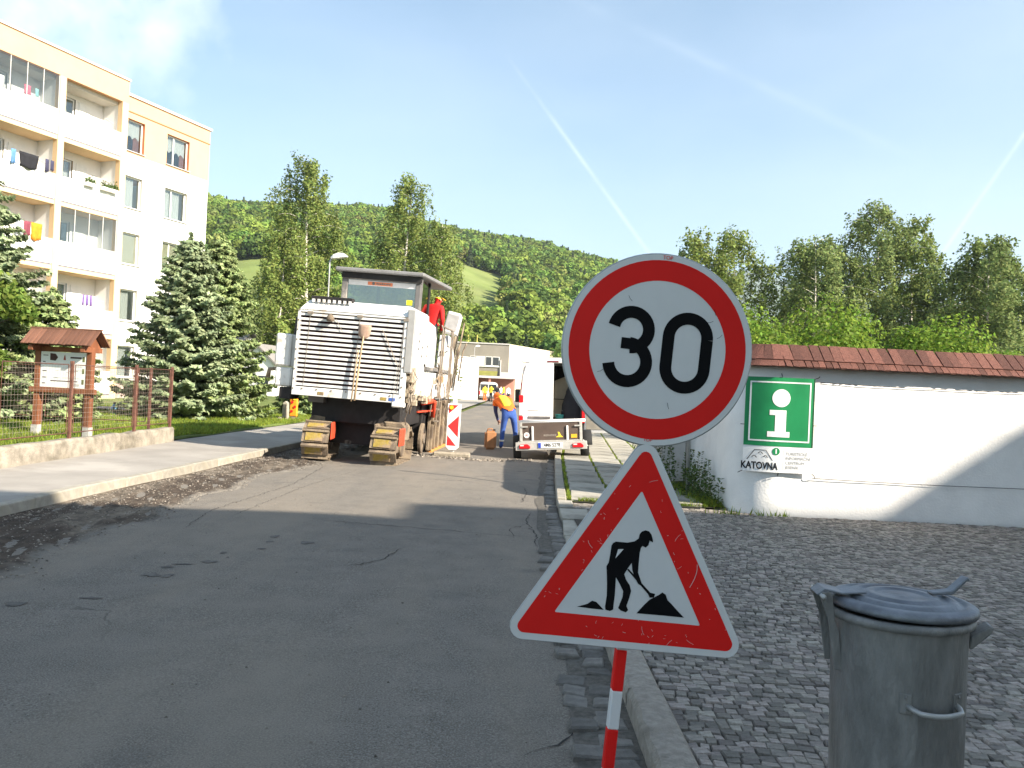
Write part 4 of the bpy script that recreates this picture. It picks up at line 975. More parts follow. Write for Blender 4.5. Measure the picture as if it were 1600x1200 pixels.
def window(s0, s1, z0, z1, y, parent, curtain, dep=.22, mull=True, sill=True, rev=None):
    w, h = s1 - s0, z1 - z0; fw = .07
    q = MB(); q.box(0, w, 0, .06, 0, fw); q.box(0, w, 0, .06, h - fw, h); q.box(0, fw, 0, .06, fw, h - fw); q.box(w - fw, w, 0, .06, fw, h - fw)
    if mull: q.box(w * .36, w * .36 + fw, 0.004, .056, fw, h - fw)
    o = q.build('window', M_frame, parent, (s0, y + dep - .06, z0)); MB().box(fw, w - fw, .025, .032, fw, h - fw).build('pane', M_glz2, o)
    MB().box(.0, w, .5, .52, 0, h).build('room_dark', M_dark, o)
    if curtain == 'lace':
        q = MB(); n_ = 24; zt = h - fw; vs = []
        for i in range(n_ + 1):
            x = fw + (w - 2 * fw) * i / n_; low = h * (.42 + .10 * abs(math.sin(i * .55))); vs += [(x, .12 + .015 * math.sin(i * 1.9), low), (x, .12 + .015 * math.sin(i * 1.9), zt)]
        q.add(vs, [(2 * i, 2 * i + 2, 2 * i + 3, 2 * i + 1) for i in range(n_)]); q.build('curtain', M_curt, o)
        MB().box(w * .74, w - fw, .14, .16, fw, h - fw).build('side_curtain', M_rcurt, o)
    elif curtain == 'full':
        q = MB(); n_ = 30; vs = []
        for i in range(n_ + 1):
            x = fw + (w * .86 - 2 * fw) * i / n_; vs += [(x, .12 + .02 * math.sin(i * 1.7), fw), (x, .12 + .02 * math.sin(i * 1.7 + .4), h - fw)]
        q.add(vs, [(2 * i, 2 * i + 2, 2 * i + 3, 2 * i + 1) for i in range(n_)]); q.build('curtain', M_curt, o)
    elif curtain == 'blind': MB().box(fw, w - fw, .034, .04, fw, h - fw).build('roller_blind', M_blind, o)
    if sill: MB().box(-.05, w + .05, -dep - .02, 0, -.035, -.005).build('sill', M_sill, o)
    return o
M_glz2 = glass_mat('window_glass', (.75, .78, .78), .03, .10)
for i, (a, b, c, d) in enumerate(holes):
    k, j = i // 2, i % 2
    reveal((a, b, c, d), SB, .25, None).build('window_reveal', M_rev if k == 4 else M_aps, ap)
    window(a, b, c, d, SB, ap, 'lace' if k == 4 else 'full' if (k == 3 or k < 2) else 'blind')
# loggia block
BAYS = [(-3.39, -.35), (-6.75, -3.70), (-10.1, -7.05)]; COLS = [(-.35, 0), (-3.70, -3.39), (-7.05, -6.75), (-10.45, -10.1)]
for a, b in COLS: MB().box(a, b, 0, .28, 0, 14.15).build('column', M_apc, ap)
MB().box(-10.45, .0, 0, .3, 14.15, TOP - .1).build('fascia', M_apo, ap); MB().box(-10.5, .04, -.06, SB + 11, TOP - .1, TOP).build('roof_edge', M_cap, ap)
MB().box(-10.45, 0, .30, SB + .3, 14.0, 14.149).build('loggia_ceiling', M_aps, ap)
for a, b in COLS:
    MB().box(a + .04, b - .04, .285, SB, 0, 14.0).build('party_wall', M_apt, ap)
parapet = MB().box(0, 3.04, .02, .09, .06, 1.08).mesh('parapet', M_apt); slab_me = MB().box(0, 3.04, .01, SB, -.18, 0).mesh('slab', M_apc); line_me = MB().box(0, 3.04, .0, .1, .005, .035).mesh('drip_edge', M_line); rail_me = MB().box(0, 3.04, .0, .11, 1.083, 1.12).mesh('handrail', M_cap)
for (a, b) in BAYS:
    for k, f in enumerate(FL):
        for nm, me in (('floor_slab', slab_me), ('parapet', parapet), ('drip_edge', line_me), ('handrail', rail_me)): link(nm, me, ap, (a, 0, f))
        wl = MB(); h_ = (a + .12, a + 1.55, f + .75, f + 2.25); holed(wl, a - .1, b + .1, f, f + 2.64, [h_], SB, .2); wl.build('loggia_back_wall', M_apt, ap)
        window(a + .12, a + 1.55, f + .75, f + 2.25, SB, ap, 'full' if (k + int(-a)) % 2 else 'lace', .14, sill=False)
        MB().box(a + 1.72, a + 2.3, SB - .03, SB - .005, f + .02, f + 2.2).build('balcony_door', M_frame, ap)
        if (a, k) not in ((-6.75, 4), (-3.39, 2)):
            MB().cyl((b - .75, .18, f + 1.55), (b - .04, .55, f + 1.58), .018, n=6).build('drying_bar', M_cap, ap)
for (bay, k) in ((1, 4), (0, 2)):
    a, b = BAYS[bay]; f = FL[k]
    for i in range(4):
        w = (b - a) / 4; o = MB().box(a + w * i + .01, a + w * (i + 1) - .01, .04, .048, f + 1.13, f + 2.58).build('glass_panel', M_glz, ap)
    for i in range(5): MB().box(a + (b - a - .03) * i / 4, a + (b - a - .03) * i / 4 + .03, .03, .06, f + 1.125, f + 2.6).build('glazing_bar', M_cap, ap)
# washing and flower boxes (own things, on the loggias)
APM = Matrix.Translation((-18.7, 39, 0)) @ Matrix.Rotation(R(68.8), 4, 'Z')
def cloth(name, s, y, z, w, h, m, label, cat='washing', seed=0, sock=False):
    n_ = 8; vs = []
    for j in range(6):
        for i in range(n_ + 1):
            u = i / n_; v = j / 5; vs.append(((u - .5) * w * (1 - .12 * v + .05 * math.sin(seed + v * 4)), .04 * math.sin(u * 9 + seed) * v, -h * v * (1 - .06 * math.sin(u * 7 + seed))))
    q = MB().add(vs, [(j * (n_ + 1) + i, (j + 1) * (n_ + 1) + i, (j + 1) * (n_ + 1) + i + 1, j * (n_ + 1) + i + 1) for j in range(5) for i in range(n_)])
    o = q.build(name, m, None, APM @ Vector((s, y, z)), (0, 0, R(68.8)), smooth=True); md = o.modifiers.new('t', 'SOLIDIFY'); md.thickness = .012
    return tag(o, label, cat)
def cm(n_, c): return mat('cloth_' + n_, c, .9, .2, 6)
z3 = FL[3] + 1.62; z2 = FL[2] + 1.62; z1_ = FL[1] + 1.5
for nm, s, w, h, c, lb in (('black_sheet', -5.05, .85, .62, ('black', (.02, .02, .024)), 'large black cloth drying on the fourth floor loggia'), ('blue_cloth', -5.75, .22, .6, ('blue', (.10, .22, .42)), 'blue cloth drying left of the black one on the loggia'),
                           ('dark_sock', -4.2, .16, .55, ('navy', (.05, .05, .09)), 'dark narrow garment right of the black cloth on the loggia'), ('dark_shirt', -3.95, .15, .45, ('navy', (.05, .05, .09)), 'small dark garment nearest the column on the loggia')):
    cloth(nm, s, -.06, z3, w, h, cm(*c), lb, seed=len(lb))
for nm, s, w, h, c, lb in (('orange_towel', -4.55, .5, .72, ('orange', (.80, .24, .02)), 'bright orange towel drying on the third floor loggia'), ('maroon_shirt', -4.98, .3, .62, ('maroon', (.20, .05, .07)), 'maroon garment left of the orange towel'),
                           ('grey_shirt', -5.35, .35, .62, ('grey', (.33, .35, .38)), 'grey garment drying left of the maroon one'), ('white_sheet', -6.1, .6, .7, ('white', (.7, .68, .66)), 'white sheet drying at the left of the third floor loggia')):
    cloth(nm, s, -.06, z2, w, h, cm(*c), lb, seed=len(lb))
for i in range(3): cloth('sock', -1.75 + .2 * i, .3, z1_ + .25, .11, .5, cm('violet', (.16, .10, .28)), ('leftmost', 'middle', 'rightmost')[i] + ' of three violet socks on the second floor loggia', seed=i)
for nm, s, w, h, c, lb in (('white_blanket', -6.35, .75, .75, ('white', (.7, .68, .66)), 'white blanket behind glass on the top floor loggia'), ('pink_toy', -4.95, .32, .4, ('pink', (.7, .16, .22)), 'pink cloth behind glass on the top floor loggia'), ('teal_cloth', -4.5, .2, .35, ('teal', (.3, .55, .55)), 'pale teal cloth behind glass beside the pink one')):
    cloth(nm, s, .35, FL[4] + 1.75, w, h, cm(*c), lb, seed=len(lb))
M_hleaf = leafmat('herb_leaf', (.10, .16, .04))
for i, (s, w) in enumerate(((-2.05, .5), (-1.2, .45), (-.75, .4))):
    fb = empty('flower_box', APM @ Vector((s, -.12, FL[3] + .98)), (0, 0, R(68.8))); tag(fb, ('left', 'middle', 'right')[i] + ' flower box of the three on the fourth floor loggia rail', 'flower box')
    MB().box(-w / 2, w / 2, -.09, .09, 0, .16).build('box', M_apt, fb, bevel=.01)
    r7 = np.random.default_rng(i); link('plants', leaf_mesh('plants', np.column_stack([r7.uniform(-w / 2, w / 2, 160), r7.normal(0, .07, 160), .16 + np.abs(r7.normal(0, .12, 160))]), .09, M_hleaf, r7, aspect=.6), fb)

# ------------------------------------------------------------------ other buildings
def gable(name, loc, rz, w, d, h, rh, mw, mr, label, ov=.35):
    t = empty(name, loc, (0, 0, rz)); tag(t, label, 'house')
    MB().prism([(-w / 2, 0), (w / 2, 0), (w / 2, h), (0, h + rh), (-w / 2, h)], 0, d).build('wall', mw, t)
    q = MB(); e = ov * rh / (w / 2)
    for s_ in (-1, 1): q.add([(0, -ov, h + rh + .1), (s_ * (w / 2 + ov), -ov, h - e + .1), (s_ * (w / 2 + ov), d + ov, h - e + .1), (0, d + ov, h + rh + .1), (0, -ov, h + rh + .25), (s_ * (w / 2 + ov), -ov, h - e + .25), (s_ * (w / 2 + ov), d + ov, h - e + .25), (0, d + ov, h + rh + .25)],
                             [(0, 1, 2, 3), (4, 7, 6, 5), (0, 4, 5, 1), (1, 5, 6, 2), (2, 6, 7, 3)])
    q.build('roof', mr, t); return t
M_rg = mat('grey_roof', (.23, .215, .20), .85, .12, .8)
hs = gable('house', (-21.2, 66, 0), R(80), 7, 9, 2.4, 2.6, M_apt, M_rg, 'white house with grey roof behind the spruce trees'); 
hs2 = gable('porch_house', (-18.6, 60, 0), R(-8), 2.6, 4, 2.5, 1.2, M_apt, M_rg, 'small white gabled porch in front of the grey roofed house', .2)
MB().box(.15, .95, -.03, .02, .9, 1.6).build('window', M_pane, hs2)
# white garage facing the street
gz = empty('garage', (-3.7, 90, -.03), (0, 0, R(-114))); tag(gz, 'plain white garage wall left of the street behind the milling machine', 'garage')
MB().box(0, 14, -7, 0, 0, 4.55).build('wall', M_apt, gz); MB().box(-.12, 14.1, -7.1, .12, 4.552, 4.66).build('roof', M_cap, gz)
# grey and cream hall at the end of the street
hl = empty('hall', (-.5, 100, -.03)); tag(hl, 'flat roofed two storey hall with grey front and cream side at the street end', 'building')
M_hg = mat('hall_grey', (.27, .245, .205), .92, .12, .6, stretch=(1, 1, .4)); M_hc = mat('hall_cream', (.72, .64, .48), .9, .06, .4); M_pink = mat('hall_pink', (.50, .25, .19), .9, .06, 1); M_mossr = mat('mossy_roof', (.24, .23, .05), .95, .3, 2)
MB().box(-13, 0, 0, 14, 0, 6.75).build('front_wall', M_hg, hl)
q = MB(); q.add([(.002, 0, 0), (6.2, 14.5, 0), (6.2, 14.5, 6.85), (.002, 0, 6.85), (.0, 15, 0), (.0, 15, 6.85)], [(0, 1, 2, 3), (1, 4, 5, 2), (3, 2, 5)]); q.build('side_wall', M_hc, hl)
MB().box(-13.1, .05, -.1, 14, 6.76, 6.9).build('roof', M_cap, hl)
for i, (x, wd) in enumerate(((-4.7, .75), (-3.9, .95), (-2.85, .8), (-2.0, .85))):
    o = MB().box(x, x + wd, -.06, .0, 4.1, 5.25).build('window', M_frame, hl); MB().box(x + .07, x + wd - .07, -.075, -.061, 4.2, 5.18).build('pane', M_curt if i == 1 else M_pane, o)
MB().box(-4.8, -1.0, -.12, -.002, 4.0, 4.09).build('sill', M_frame, hl)
MB().cyl((-1.0, -.12, 2.7), (-1.0, -.12, 4.9), .07, n=8).build('downpipe', M_cap, hl)
q = MB(); q.box(-7.5, .9, -5.4, -.1, 2.6, 2.85); q.build('porch_slab', M_cap, hl); q = MB(); q.add([(-7.5, -5.4, 2.87), (-1.3, -5.4, 2.87), (-1.3, -.15, 3.5), (-7.5, -.15, 3.5)], [(0, 1, 2, 3)]); q.build('porch_roof', M_mossr, hl)
MB().box(-7.4, .7, -.4, -.1, 0, 2.6).build('porch_wall', M_pink, hl)
for x in (-2.2, .6): MB().box(x, x + .25, -5.2, -4.95, 0, 2.6).build('porch_pillar', M_pink, hl)
MB().box(-.9, .7, -1.2, -.6, 2.9, 3.4).build('vent_box', M_cap, hl)
for x in (-5.2, -4.1): MB().cyl((x, 3, 6.9), (x, 3, 8.0), .06, n=6).build('roof_pipe', mat('yellow_pipe', (.5, .42, .1), .6), hl)
# street lamps
def lamp(x, y, h, ang, label, ax=.55):
    t = empty('street_lamp', (x, y, 0), (0, R(.4), ang)); tag(t, label, 'street lamp')
    MB().tube([(0, 0, 0), (0, 0, h * .5), (0, 0, h - .1), (.06, 0, h)], [.055, .045, .032, .03], 10).build('pole', M_galv, t, smooth=True)
    q = MB(); vs = []
    for j, (u, w, zt, zb) in enumerate(((0, .06, .05, -.03), (.12, .12, .13, -.04), (.3, .16, .17, -.05), (.5, .14, .13, -.04), (.62, .07, .03, -.02))):
        vs += [(u * ax / .55, -w, zb + .03), (u * ax / .55, -w * .6, zt), (u * ax / .55, w * .6, zt), (u * ax / .55, w, zb + .03), (u * ax / .55, 0, zb)]
    q.add(vs, [(j * 5 + i, j * 5 + (i + 1) % 5, (j + 1) * 5 + (i + 1) % 5, (j + 1) * 5 + i) for j in range(4) for i in range(5)] + [(0, 4, 3, 2, 1), (20, 21, 22, 23, 24)])
    q.build('lamp_head', M_frame, t, (0.03, 0, h), (0, R(-8), 0), smooth=False)
    return t
lamp(-6.85, 30, 5.95, R(-5), 'grey street lamp with white head behind the milling machine')
lamp(-4.6, 97, 6.2, R(10), 'distant street lamp in front of the grey hall')

# ------------------------------------------------------------------ people
def person(name, loc, rz, J, label, cols, vest=None, hat=None, scale=1.0, fingers=True, face=True):
    """J: joint -> local position. One continuous skinned body; vest, hair or hat are children"""
    order = ['pelvis', 'waist', 'chest', 'neck', 'chin', 'skull', 'shL', 'elL', 'wrL', 'haL', 'shR', 'elR', 'wrR', 'haR', 'hipL', 'knL', 'anL', 'toL', 'hipR', 'knR', 'anR', 'toR']
    rad = dict(pelvis=(.155, .12), waist=(.145, .11), chest=(.16, .115), neck=(.058, .06), chin=(.078, .085), skull=(.082, .095), sh=(.078, .078), el=(.052, .052), wr=(.036, .036), ha=(.034, .042), hip=(.10, .10), kn=(.068, .068), an=(.05, .05), to=(.042, .045))
    ed = [('pelvis', 'waist'), ('waist', 'chest'), ('chest', 'neck'), ('neck', 'chin'), ('chin', 'skull')]
    for s_ in 'LR': ed += [('chest', 'sh' + s_), ('sh' + s_, 'el' + s_), ('el' + s_, 'wr' + s_), ('wr' + s_, 'ha' + s_), ('pelvis', 'hip' + s_), ('hip' + s_, 'kn' + s_), ('kn' + s_, 'an' + s_), ('an' + s_, 'to' + s_)]
    ix_ = {n_: i for i, n_ in enumerate(order)}
    me = bpy.data.meshes.new('skel'); me.from_pydata([J[n_] for n_ in order], [(ix_[a], ix_[b]) for a, b in ed], [])
    ob = bpy.data.objects.new('skel', me); COL.objects.link(ob); ob.modifiers.new('s', 'SKIN').use_smooth_shade = True
    sv = me.skin_vertices[0].data
    for n_ in order:
        r_ = rad.get(n_) or rad[n_[:-1]]; sv[ix_[n_]].radius = r_; sv[ix_[n_]].use_root = n_ == 'pelvis'
    sd = ob.modifiers.new('d', 'SUBSURF'); sd.levels = 2; sd.render_levels = 2
    dg = bpy.context.evaluated_depsgraph_get(); dg.update()
    bm_me = bpy.data.meshes.new_from_object(ob.evaluated_get(dg)); COL.objects.unlink(ob); bpy.data.objects.remove(ob)
    seg = [('top', 'pelvis', 'waist'), ('top', 'waist', 'chest'), ('top', 'chest', 'neck'), ('skin', 'neck', 'chin'), ('skin', 'chin', 'skull')]
    for s_ in 'LR': seg += [('top', 'chest', 'sh' + s_), ('sleeve', 'sh' + s_, 'el' + s_), ('sleeve', 'el' + s_, 'wr' + s_), ('skin', 'wr' + s_, 'ha' + s_), ('leg', 'pelvis', 'hip' + s_), ('leg', 'hip' + s_, 'kn' + s_), ('leg', 'kn' + s_, 'an' + s_), ('boot', 'an' + s_, 'to' + s_)]
    keys = ['skin', 'top', 'sleeve', 'leg', 'boot']
    def near_(p):
        best = (9, 'top', '')
        for k_, a, b in seg:
            A, B = Vector(J[a]), Vector(J[b]); t = max(0, min(1, (p - A).dot(B - A) / max(1e-6, (B - A).length_squared))); r_ = (rad.get(a) or rad[a[:-1]])[0]
            d = (p - A - (B - A) * t).length - r_
            if d < best[0]: best = (d, k_, b)
        return best
    mats_ = [cols[k_] for k_ in keys]; bm_me.materials.clear()
    for m in mats_: bm_me.materials.append(m)
    info = []
    for p in bm_me.polygons:
        d, k_, b = near_(p.center); 
        if b == 'waist' and (p.center - Vector(J['pelvis'])).dot(Vector(J['waist']) - Vector(J['pelvis'])) < .0: k_ = 'leg'
        p.material_index = keys.index(k_); p.use_smooth = True; info.append((k_, b))
    # fingers and nose join the body mesh
    ex = MB()
    if fingers:
        for s_ in 'LR':
            w_, h_ = Vector(J['wr' + s_]), Vector(J['ha' + s_]); d = (h_ - w_).normalized(); side = d.cross(Vector((0, 0, 1)));
            side = side.normalized() if side.length > .1 else Vector((0, 1, 0)); nrm_ = side.cross(d)
            for i in range(4):
                b0 = h_ + side * (.018 * (i - 1.5)); L_ = (.07, .08, .075, .058)[i]; ex.tube([b0 - d * .01, b0 + d * L_ * .45, b0 + d * L_ * .75 - nrm_ * .018, b0 + d * L_ * .85 - nrm_ * .042], [.009, .0085, .008, .006], 5)
            b0 = w_ + d * .03 + side * .03; ex.tube([b0, b0 + d * .03 + side * .025, b0 + d * .06 + side * .028 - nrm_ * .01], [.011, .0095, .007], 5)
    ch, sk = Vector(J['chin']), Vector(J['skull']); fw = Vector(J.get('look', (0, 1, 0))).normalized()
    mid_ = ch.lerp(sk, .35)
    if face:
        ex.tube([mid_ + fw * .075 + (sk - ch) * .25, mid_ + fw * .108 - (sk - ch) * .1], [.010, .016], 5)
        sd_ = fw.cross(sk - ch).normalized()
        for s_ in (-1, 1): ex.tube([mid_ + sd_ * s_ * .082, mid_ + sd_ * s_ * .094 - fw * .012], [.026, .018], 6)
    t = empty(name, loc, (0, 0, rz)); tag(t, label, 'person'); t.scale = (scale,) * 3
    if ex.v:
        b_ = bmesh.new(); b_.from_mesh(bm_me); m2 = ex.mesh('x', mats_[0], smooth=True); b_.from_mesh(m2); b_.to_mesh(bm_me); b_.free()
    link('body', bm_me, t)
    def shell(nm, test, off, m):
        b_ = bmesh.new(); b_.from_mesh(bm_me); b_.faces.ensure_lookup_table()
        kill = [f for f in b_.faces if f.index >= len(info) or not test(info[f.index], f.calc_center_median())]
        bmesh.ops.delete(b_, geom=kill, context='FACES'); b_.normal_update()
        nn_ = {v.index: v.normal.copy() for v in b_.verts}
        for v in b_.verts: v.co += nn_[v.index] * off
        m_ = bpy.data.meshes.new(nm); b_.to_mesh(m_); b_.free(); m_.materials.clear(); m_.materials.append(m)
        m_.polygons.foreach_set('use_smooth', [True] * len(m_.polygons)); m_.polygons.foreach_set('material_index', [0] * len(m_.polygons)); return link(nm, m_, t)
    if vest: shell('vest', lambda i_, c: i_[0] == 'top' and i_[1] in ('waist', 'chest', 'neck', 'shL', 'shR'), .022, vest)
    if hat:
        up_ = (sk - ch).normalized(); shell(hat[0], lambda i_, c: i_[1] in ('skull', 'chin') and (c - mid_).dot(up_) + (-(c - mid_).dot(fw)) * .8 > hat[2], .014, hat[1])
        if hat[0] == 'cap':
            q = MB(); c0 = sk + fw * .07; sd_ = fw.cross(up_).normalized(); q.add([c0 - sd_ * .075, c0 + sd_ * .075, c0 + fw * .11 + sd_ * .045 - up_ * .015, c0 + fw * .11 - sd_ * .045 - up_ * .015, c0 - sd_ * .075 + up_ * .012, c0 + sd_ * .075 + up_ * .012, c0 + fw * .11 + sd_ * .045, c0 + fw * .11 - sd_ * .045], [(0, 3, 2, 1), (4, 5, 6, 7), (0, 1, 5, 4), (1, 2, 6, 5), (2, 3, 7, 6), (3, 0, 4, 7)]); q.build('cap_peak', hat[1], t)
    return t
def stand(lean=0, arm=0.0, stance=.1):
    J = dict(pelvis=(0, 0, .95), waist=(0, 0, 1.1), chest=(0, 0, 1.33), neck=(0, 0, 1.48), chin=(0, .015, 1.57), skull=(0, .0, 1.66))
    for s_, k_ in (('L', -1), ('R', 1)):
        J.update({'sh' + s_: (k_ * .19, 0, 1.40), 'el' + s_: (k_ * .25, -.02 + arm * .1, 1.12), 'wr' + s_: (k_ * .25, .06 + arm * .22, .88 + arm * .1), 'ha' + s_: (k_ * .24, .09 + arm * .3, .80 + arm * .12),
                  'hip' + s_: (k_ * .09, 0, .88), 'kn' + s_: (k_ * stance, .015, .49), 'an' + s_: (k_ * stance * 1.1, -.01, .09), 'to' + s_: (k_ * stance * 1.3, .13, .045)})
    return J
M_skin = mat('skin', (.50, .27, .19), .6, .08, 8); M_hair = mat('brown_hair', (.30, .15, .07), .8, .25, 30); M_blue = mat('work_blue', (.045, .10, .34), .85, .2, 7, .2, 20); M_navy = mat('navy_shirt', (.06, .07, .17), .85, .2, 7)
M_hv = mat('hi_vis_orange', (.85, .16, .02), .7, .1, 6); M_hy = mat('hi_vis_yellow', (.85, .62, .05), .7, .1, 6); M_boot = mat('work_boot', (.09, .065, .045), .8, .2); M_redc = mat('red_jacket', (.60, .02, .02), .8, .12, 8); M_yel = mat('yellow_cap', (.78, .50, .04), .7, .1); M_blk = mat('black_cloth', (.03, .03, .035), .85, .2)
M_refl = mat('reflective_tape', (.70, .70, .66), .4, .05)
# worker bending over beside the van
J = dict(pelvis=(0, 0, .93), waist=(-.05, .10, 1.05), chest=(-.17, .26, 1.20), neck=(-.28, .42, 1.30), chin=(-.34, .53, 1.305), skull=(-.375, .60, 1.34), look=(-.35, .55, -.75),
         shL=(-.36, .30, 1.22), elL=(-.36, .36, .94), wrL=(-.30, .48, .74), haL=(-.27, .52, .67), shR=(-.02, .36, 1.22), elR=(-.06, .48, .95), wrR=(-.16, .54, .74), haR=(-.19, .56, .67),
         hipL=(-.10, 0, .87), knL=(-.15, .05, .49), anL=(-.17, -.02, .10), toL=(-.19, .13, .05), hipR=(.10, .02, .87), knR=(.16, .10, .49), anR=(.2, .08, .10), toR=(.23, .22, .05))
wk = person('person', (-.03, 20.7, 0), R(0), J, 'worker in orange vest and blue trousers bending over beside the van', dict(skin=M_skin, top=M_navy, sleeve=M_navy, leg=M_blue, boot=M_boot), vest=M_hv, hat=('hair', M_hair, .0))
# yellow back panel and reflective bands of the vest and trousers
q = MB(); A, B = Vector((-.02, .02, 1.085)), Vector((-.2, .24, 1.335)); sx_ = Vector((.13, .06, 0)); nb_ = Vector((.1, -.16, .12)).normalized()
vs = []
for j in range(7):
    p = A.lerp(B, j / 6)
    for i in range(7):
        u = (i - 3) / 3; vs.append(p + sx_ * u * (1 - .15 * j / 6) - nb_ * .05 * u * u + nb_ * (.03 + .02 * math.sin(j * .5)))
q.add(vs, [(j * 7 + i, j * 7 + i + 1, (j + 1) * 7 + i + 1, (j + 1) * 7 + i) for j in range(6) for i in range(6)]); o = q.build('vest_panel', M_hy, wk, smooth=True); o.modifiers.new('t', 'SOLIDIFY').thickness = .01
for k_, (x, y) in enumerate(((-.165, -.003), (.19, .085))):
    MB().lathe([(.062, .20), (.064, .24)], 14, T(x, y, 0)).build('reflective_band', M_refl, wk, smooth=True)
q = MB().box(-.35 - .02, -.31, .3, .33, 1.08, 1.12); 
# machine operator, in the milling machine's frame further below

# ------------------------------------------------------------------ cold milling machine
mm = empty('milling_machine', (-3.06, 15.5, .0), (0, R(2.2), R(-3.5))); tag(mm, 'large white road milling machine on crawler tracks seen from behind', 'milling machine')
M_mw = mat('machine_white', (.74, .73, .70), .5, .06, 3, col2=(.47, .40, .31), mscale=3.4, mask=(.52, .74), spec=.4); M_mg = mat('machine_grey', (.14, .132, .128), .55, .12, 5, col2=(.28, .25, .22), mscale=3); M_dk = mat('machine_black', (.022, .02, .02), .7, .3, 6)
M_mud = mat('dried_mud', (.29, .225, .155), .95, .3, 8, .9, 50, col2=(.13, .10, .075), mscale=4, mask=(.42, .62)); M_my = mat('track_yellow', (.36, .26, .06), .85, .3, 9, .5, 40, col2=(.26, .19, .12), mscale=7, mask=(.40, .60)); M_mr = mat('machine_red', (.62, .07, .03), .6, .15, 6); M_st = mat('worn_steel', (.30, .25, .20), .6, .25, 8, metal=.3, col2=(.22, .16, .11), mscale=4)
M_slot = mat('cooler_dark', (.03, .012, .012), .9, .3)
# radiator door with slats
W0, W1, Z0, Z1 = -1.14, 1.0, 1.20, 2.80
q = MB(); q.box(W0, W0 + .05, 0, .12, Z0, Z1); q.box(W1 - .10, W1, 0, .12, Z0, Z1); q.box(W0 + .05, W1 - .1, 0, .12, Z0, Z0 + .16); q.box(W0 + .05, W1 - .1, 0, .12, Z1 - .03, Z1); q.build('cooler_door', M_mw, mm, bevel=.006)
MB().box(W0 + .05, W1 - .1, .09, .118, Z0 + .16, Z1 - .03).build('cooler_core', M_slot, mm)
ns = 16; pitch = (Z1 - .03 - Z0 - .16) / ns
sm = MB().add([(0, 0, 0), (1.99, 0, 0), (1.99, .012, .004), (0, .012, .004), (0, 0, .040), (1.99, 0, .040), (1.99, .012, .046), (0, .012, .046)], [(0, 3, 2, 1), (4, 5, 6, 7), (0, 1, 5, 4), (1, 2, 6, 5), (2, 3, 7, 6), (3, 0, 4, 7)]).mesh('slat', M_mw)
for i in range(ns): link('slat', sm, mm, (W0 + .05, .012, Z0 + .165 + pitch * i + .02), (U(-.02, .02), 0, 0))
q = MB()
for x in (-.93, .02, .86): q.cyl((x, .004, Z0 + .2), (x + .03, .004, Z1 - .08), .004, n=5)
q.cyl((.50, -.012, 2.55), (.84, -.012, 1.9), .007, n=6); q.cyl((.84, -.012, 1.9), (.80, -.012, 1.2), .004, n=5); q.cyl((-.4, -.008, 2.68), (-.26, -.008, 2.45), .005, n=5)
tag(q.build('door_rods', M_st, mm), kind='stuff')
for x in (-.9, .05, .93): MB().box(x - .05, x + .05, -.02, .01, Z1 - .06, Z1 - .01).build('hinge', M_st, mm)
for x, m in ((-.58, M_my), (.62, M_my), (.78, mat('sticker_blue', (.05, .12, .4), .5))): MB().box(x - .06, x + .06, -.006, 0, Z0 + .03, Z0 + .09).build('sticker', m, mm)
# hood, body and flanks
q = MB(); q.add([(W0, 0, Z1 + .005), (W1, 0, Z1 + .005), (W1, 2.2, Z1 + .005), (W0, 2.2, Z1 + .005), (W0 + .14, .22, Z1 + .24), (W1 - .02, .22, Z1 + .24), (W1 - .02, 2.2, Z1 + .26), (W0 + .14, 2.2, Z1 + .26)], [(0, 3, 2, 1), (4, 5, 6, 7), (0, 1, 5, 4), (1, 2, 6, 5), (2, 3, 7, 6), (3, 0, 4, 7)]); q.build('hood', M_mw, mm, bevel=.03, seg=2)
q = MB(); q.prism([(0.12, 1.85), (.55, 1.80), (.62, 1.36), (2.6, 1.30), (2.95, 1.6), (2.95, 2.62), (2.7, 2.86), (.12, 2.99)], W1 - .12, W1 + .06, Matrix(((0, 1, 0, 0), (1, 0, 0, 0), (0, 0, 1, 0), (0, 0, 0, 1)))); q.build('side_panel', M_mw, mm, bevel=.02)
MB().box(W1 - .05, W1 + .10, -.012, .115, 1.78, 2.97).build('corner_post', mat('corner_grey', (.36, .355, .34), .6, .1, 5), mm, bevel=.015)
MB().box(-.80, .88, 1.56, 1.595, 3.66, 3.775).build('overhang_shade', M_dk, mm)  # black strip added as the shade under the canopy roof overhang
MB().box(W0, W1 - .13, .125, 2.9, 1.22, 2.78).build('engine_block', M_dk, mm); MB().box(W0 - .002, W0 + .1, .13, 2.9, 1.25, 2.79).build('side_panel', M_mw, mm)
for i, (yy_, zz) in enumerate([(.75, 2.55), (.75, 2.4), (.75, 2.25), (1.15, 2.3), (1.15, 2.12), (1.75, 2.35), (1.75, 2.15)]): MB().box(W1 + .061, W1 + .066, yy_, yy_ + .12, zz, zz + .05).build('vent_slot', M_mg, mm)
MB().box(-.88, .88, .5, 7.5, .72, 1.20).build('chassis', M_dk, mm, bevel=.02); MB().box(-.9, -.6, .3, .9, 1.08, 1.22).build('bumper_bracket', M_mg, mm)
MB().box(.78, 1.03, -.02, .1, 1.12, 1.22).build('tow_corner', M_mw, mm, bevel=.02)
MB().box(-.95, -.15, .12, .3, 3.02, 3.10).build('roof_rack', M_dk, mm, bevel=.01)
for i in range(8): MB().box(-.92 + .1 * i, -.87 + .1 * i, .1, .13, 2.98, 3.04).build('rack_block', M_mw, mm)
q = MB(); q.tube([(-.35, .005, Z1 + .10), (-.05, .005, Z1 + .10), (.05, .003, Z1 + .07), (.42, .003, Z1 + .07)], .004, 4); q.build('hood_crease', M_mg, mm)
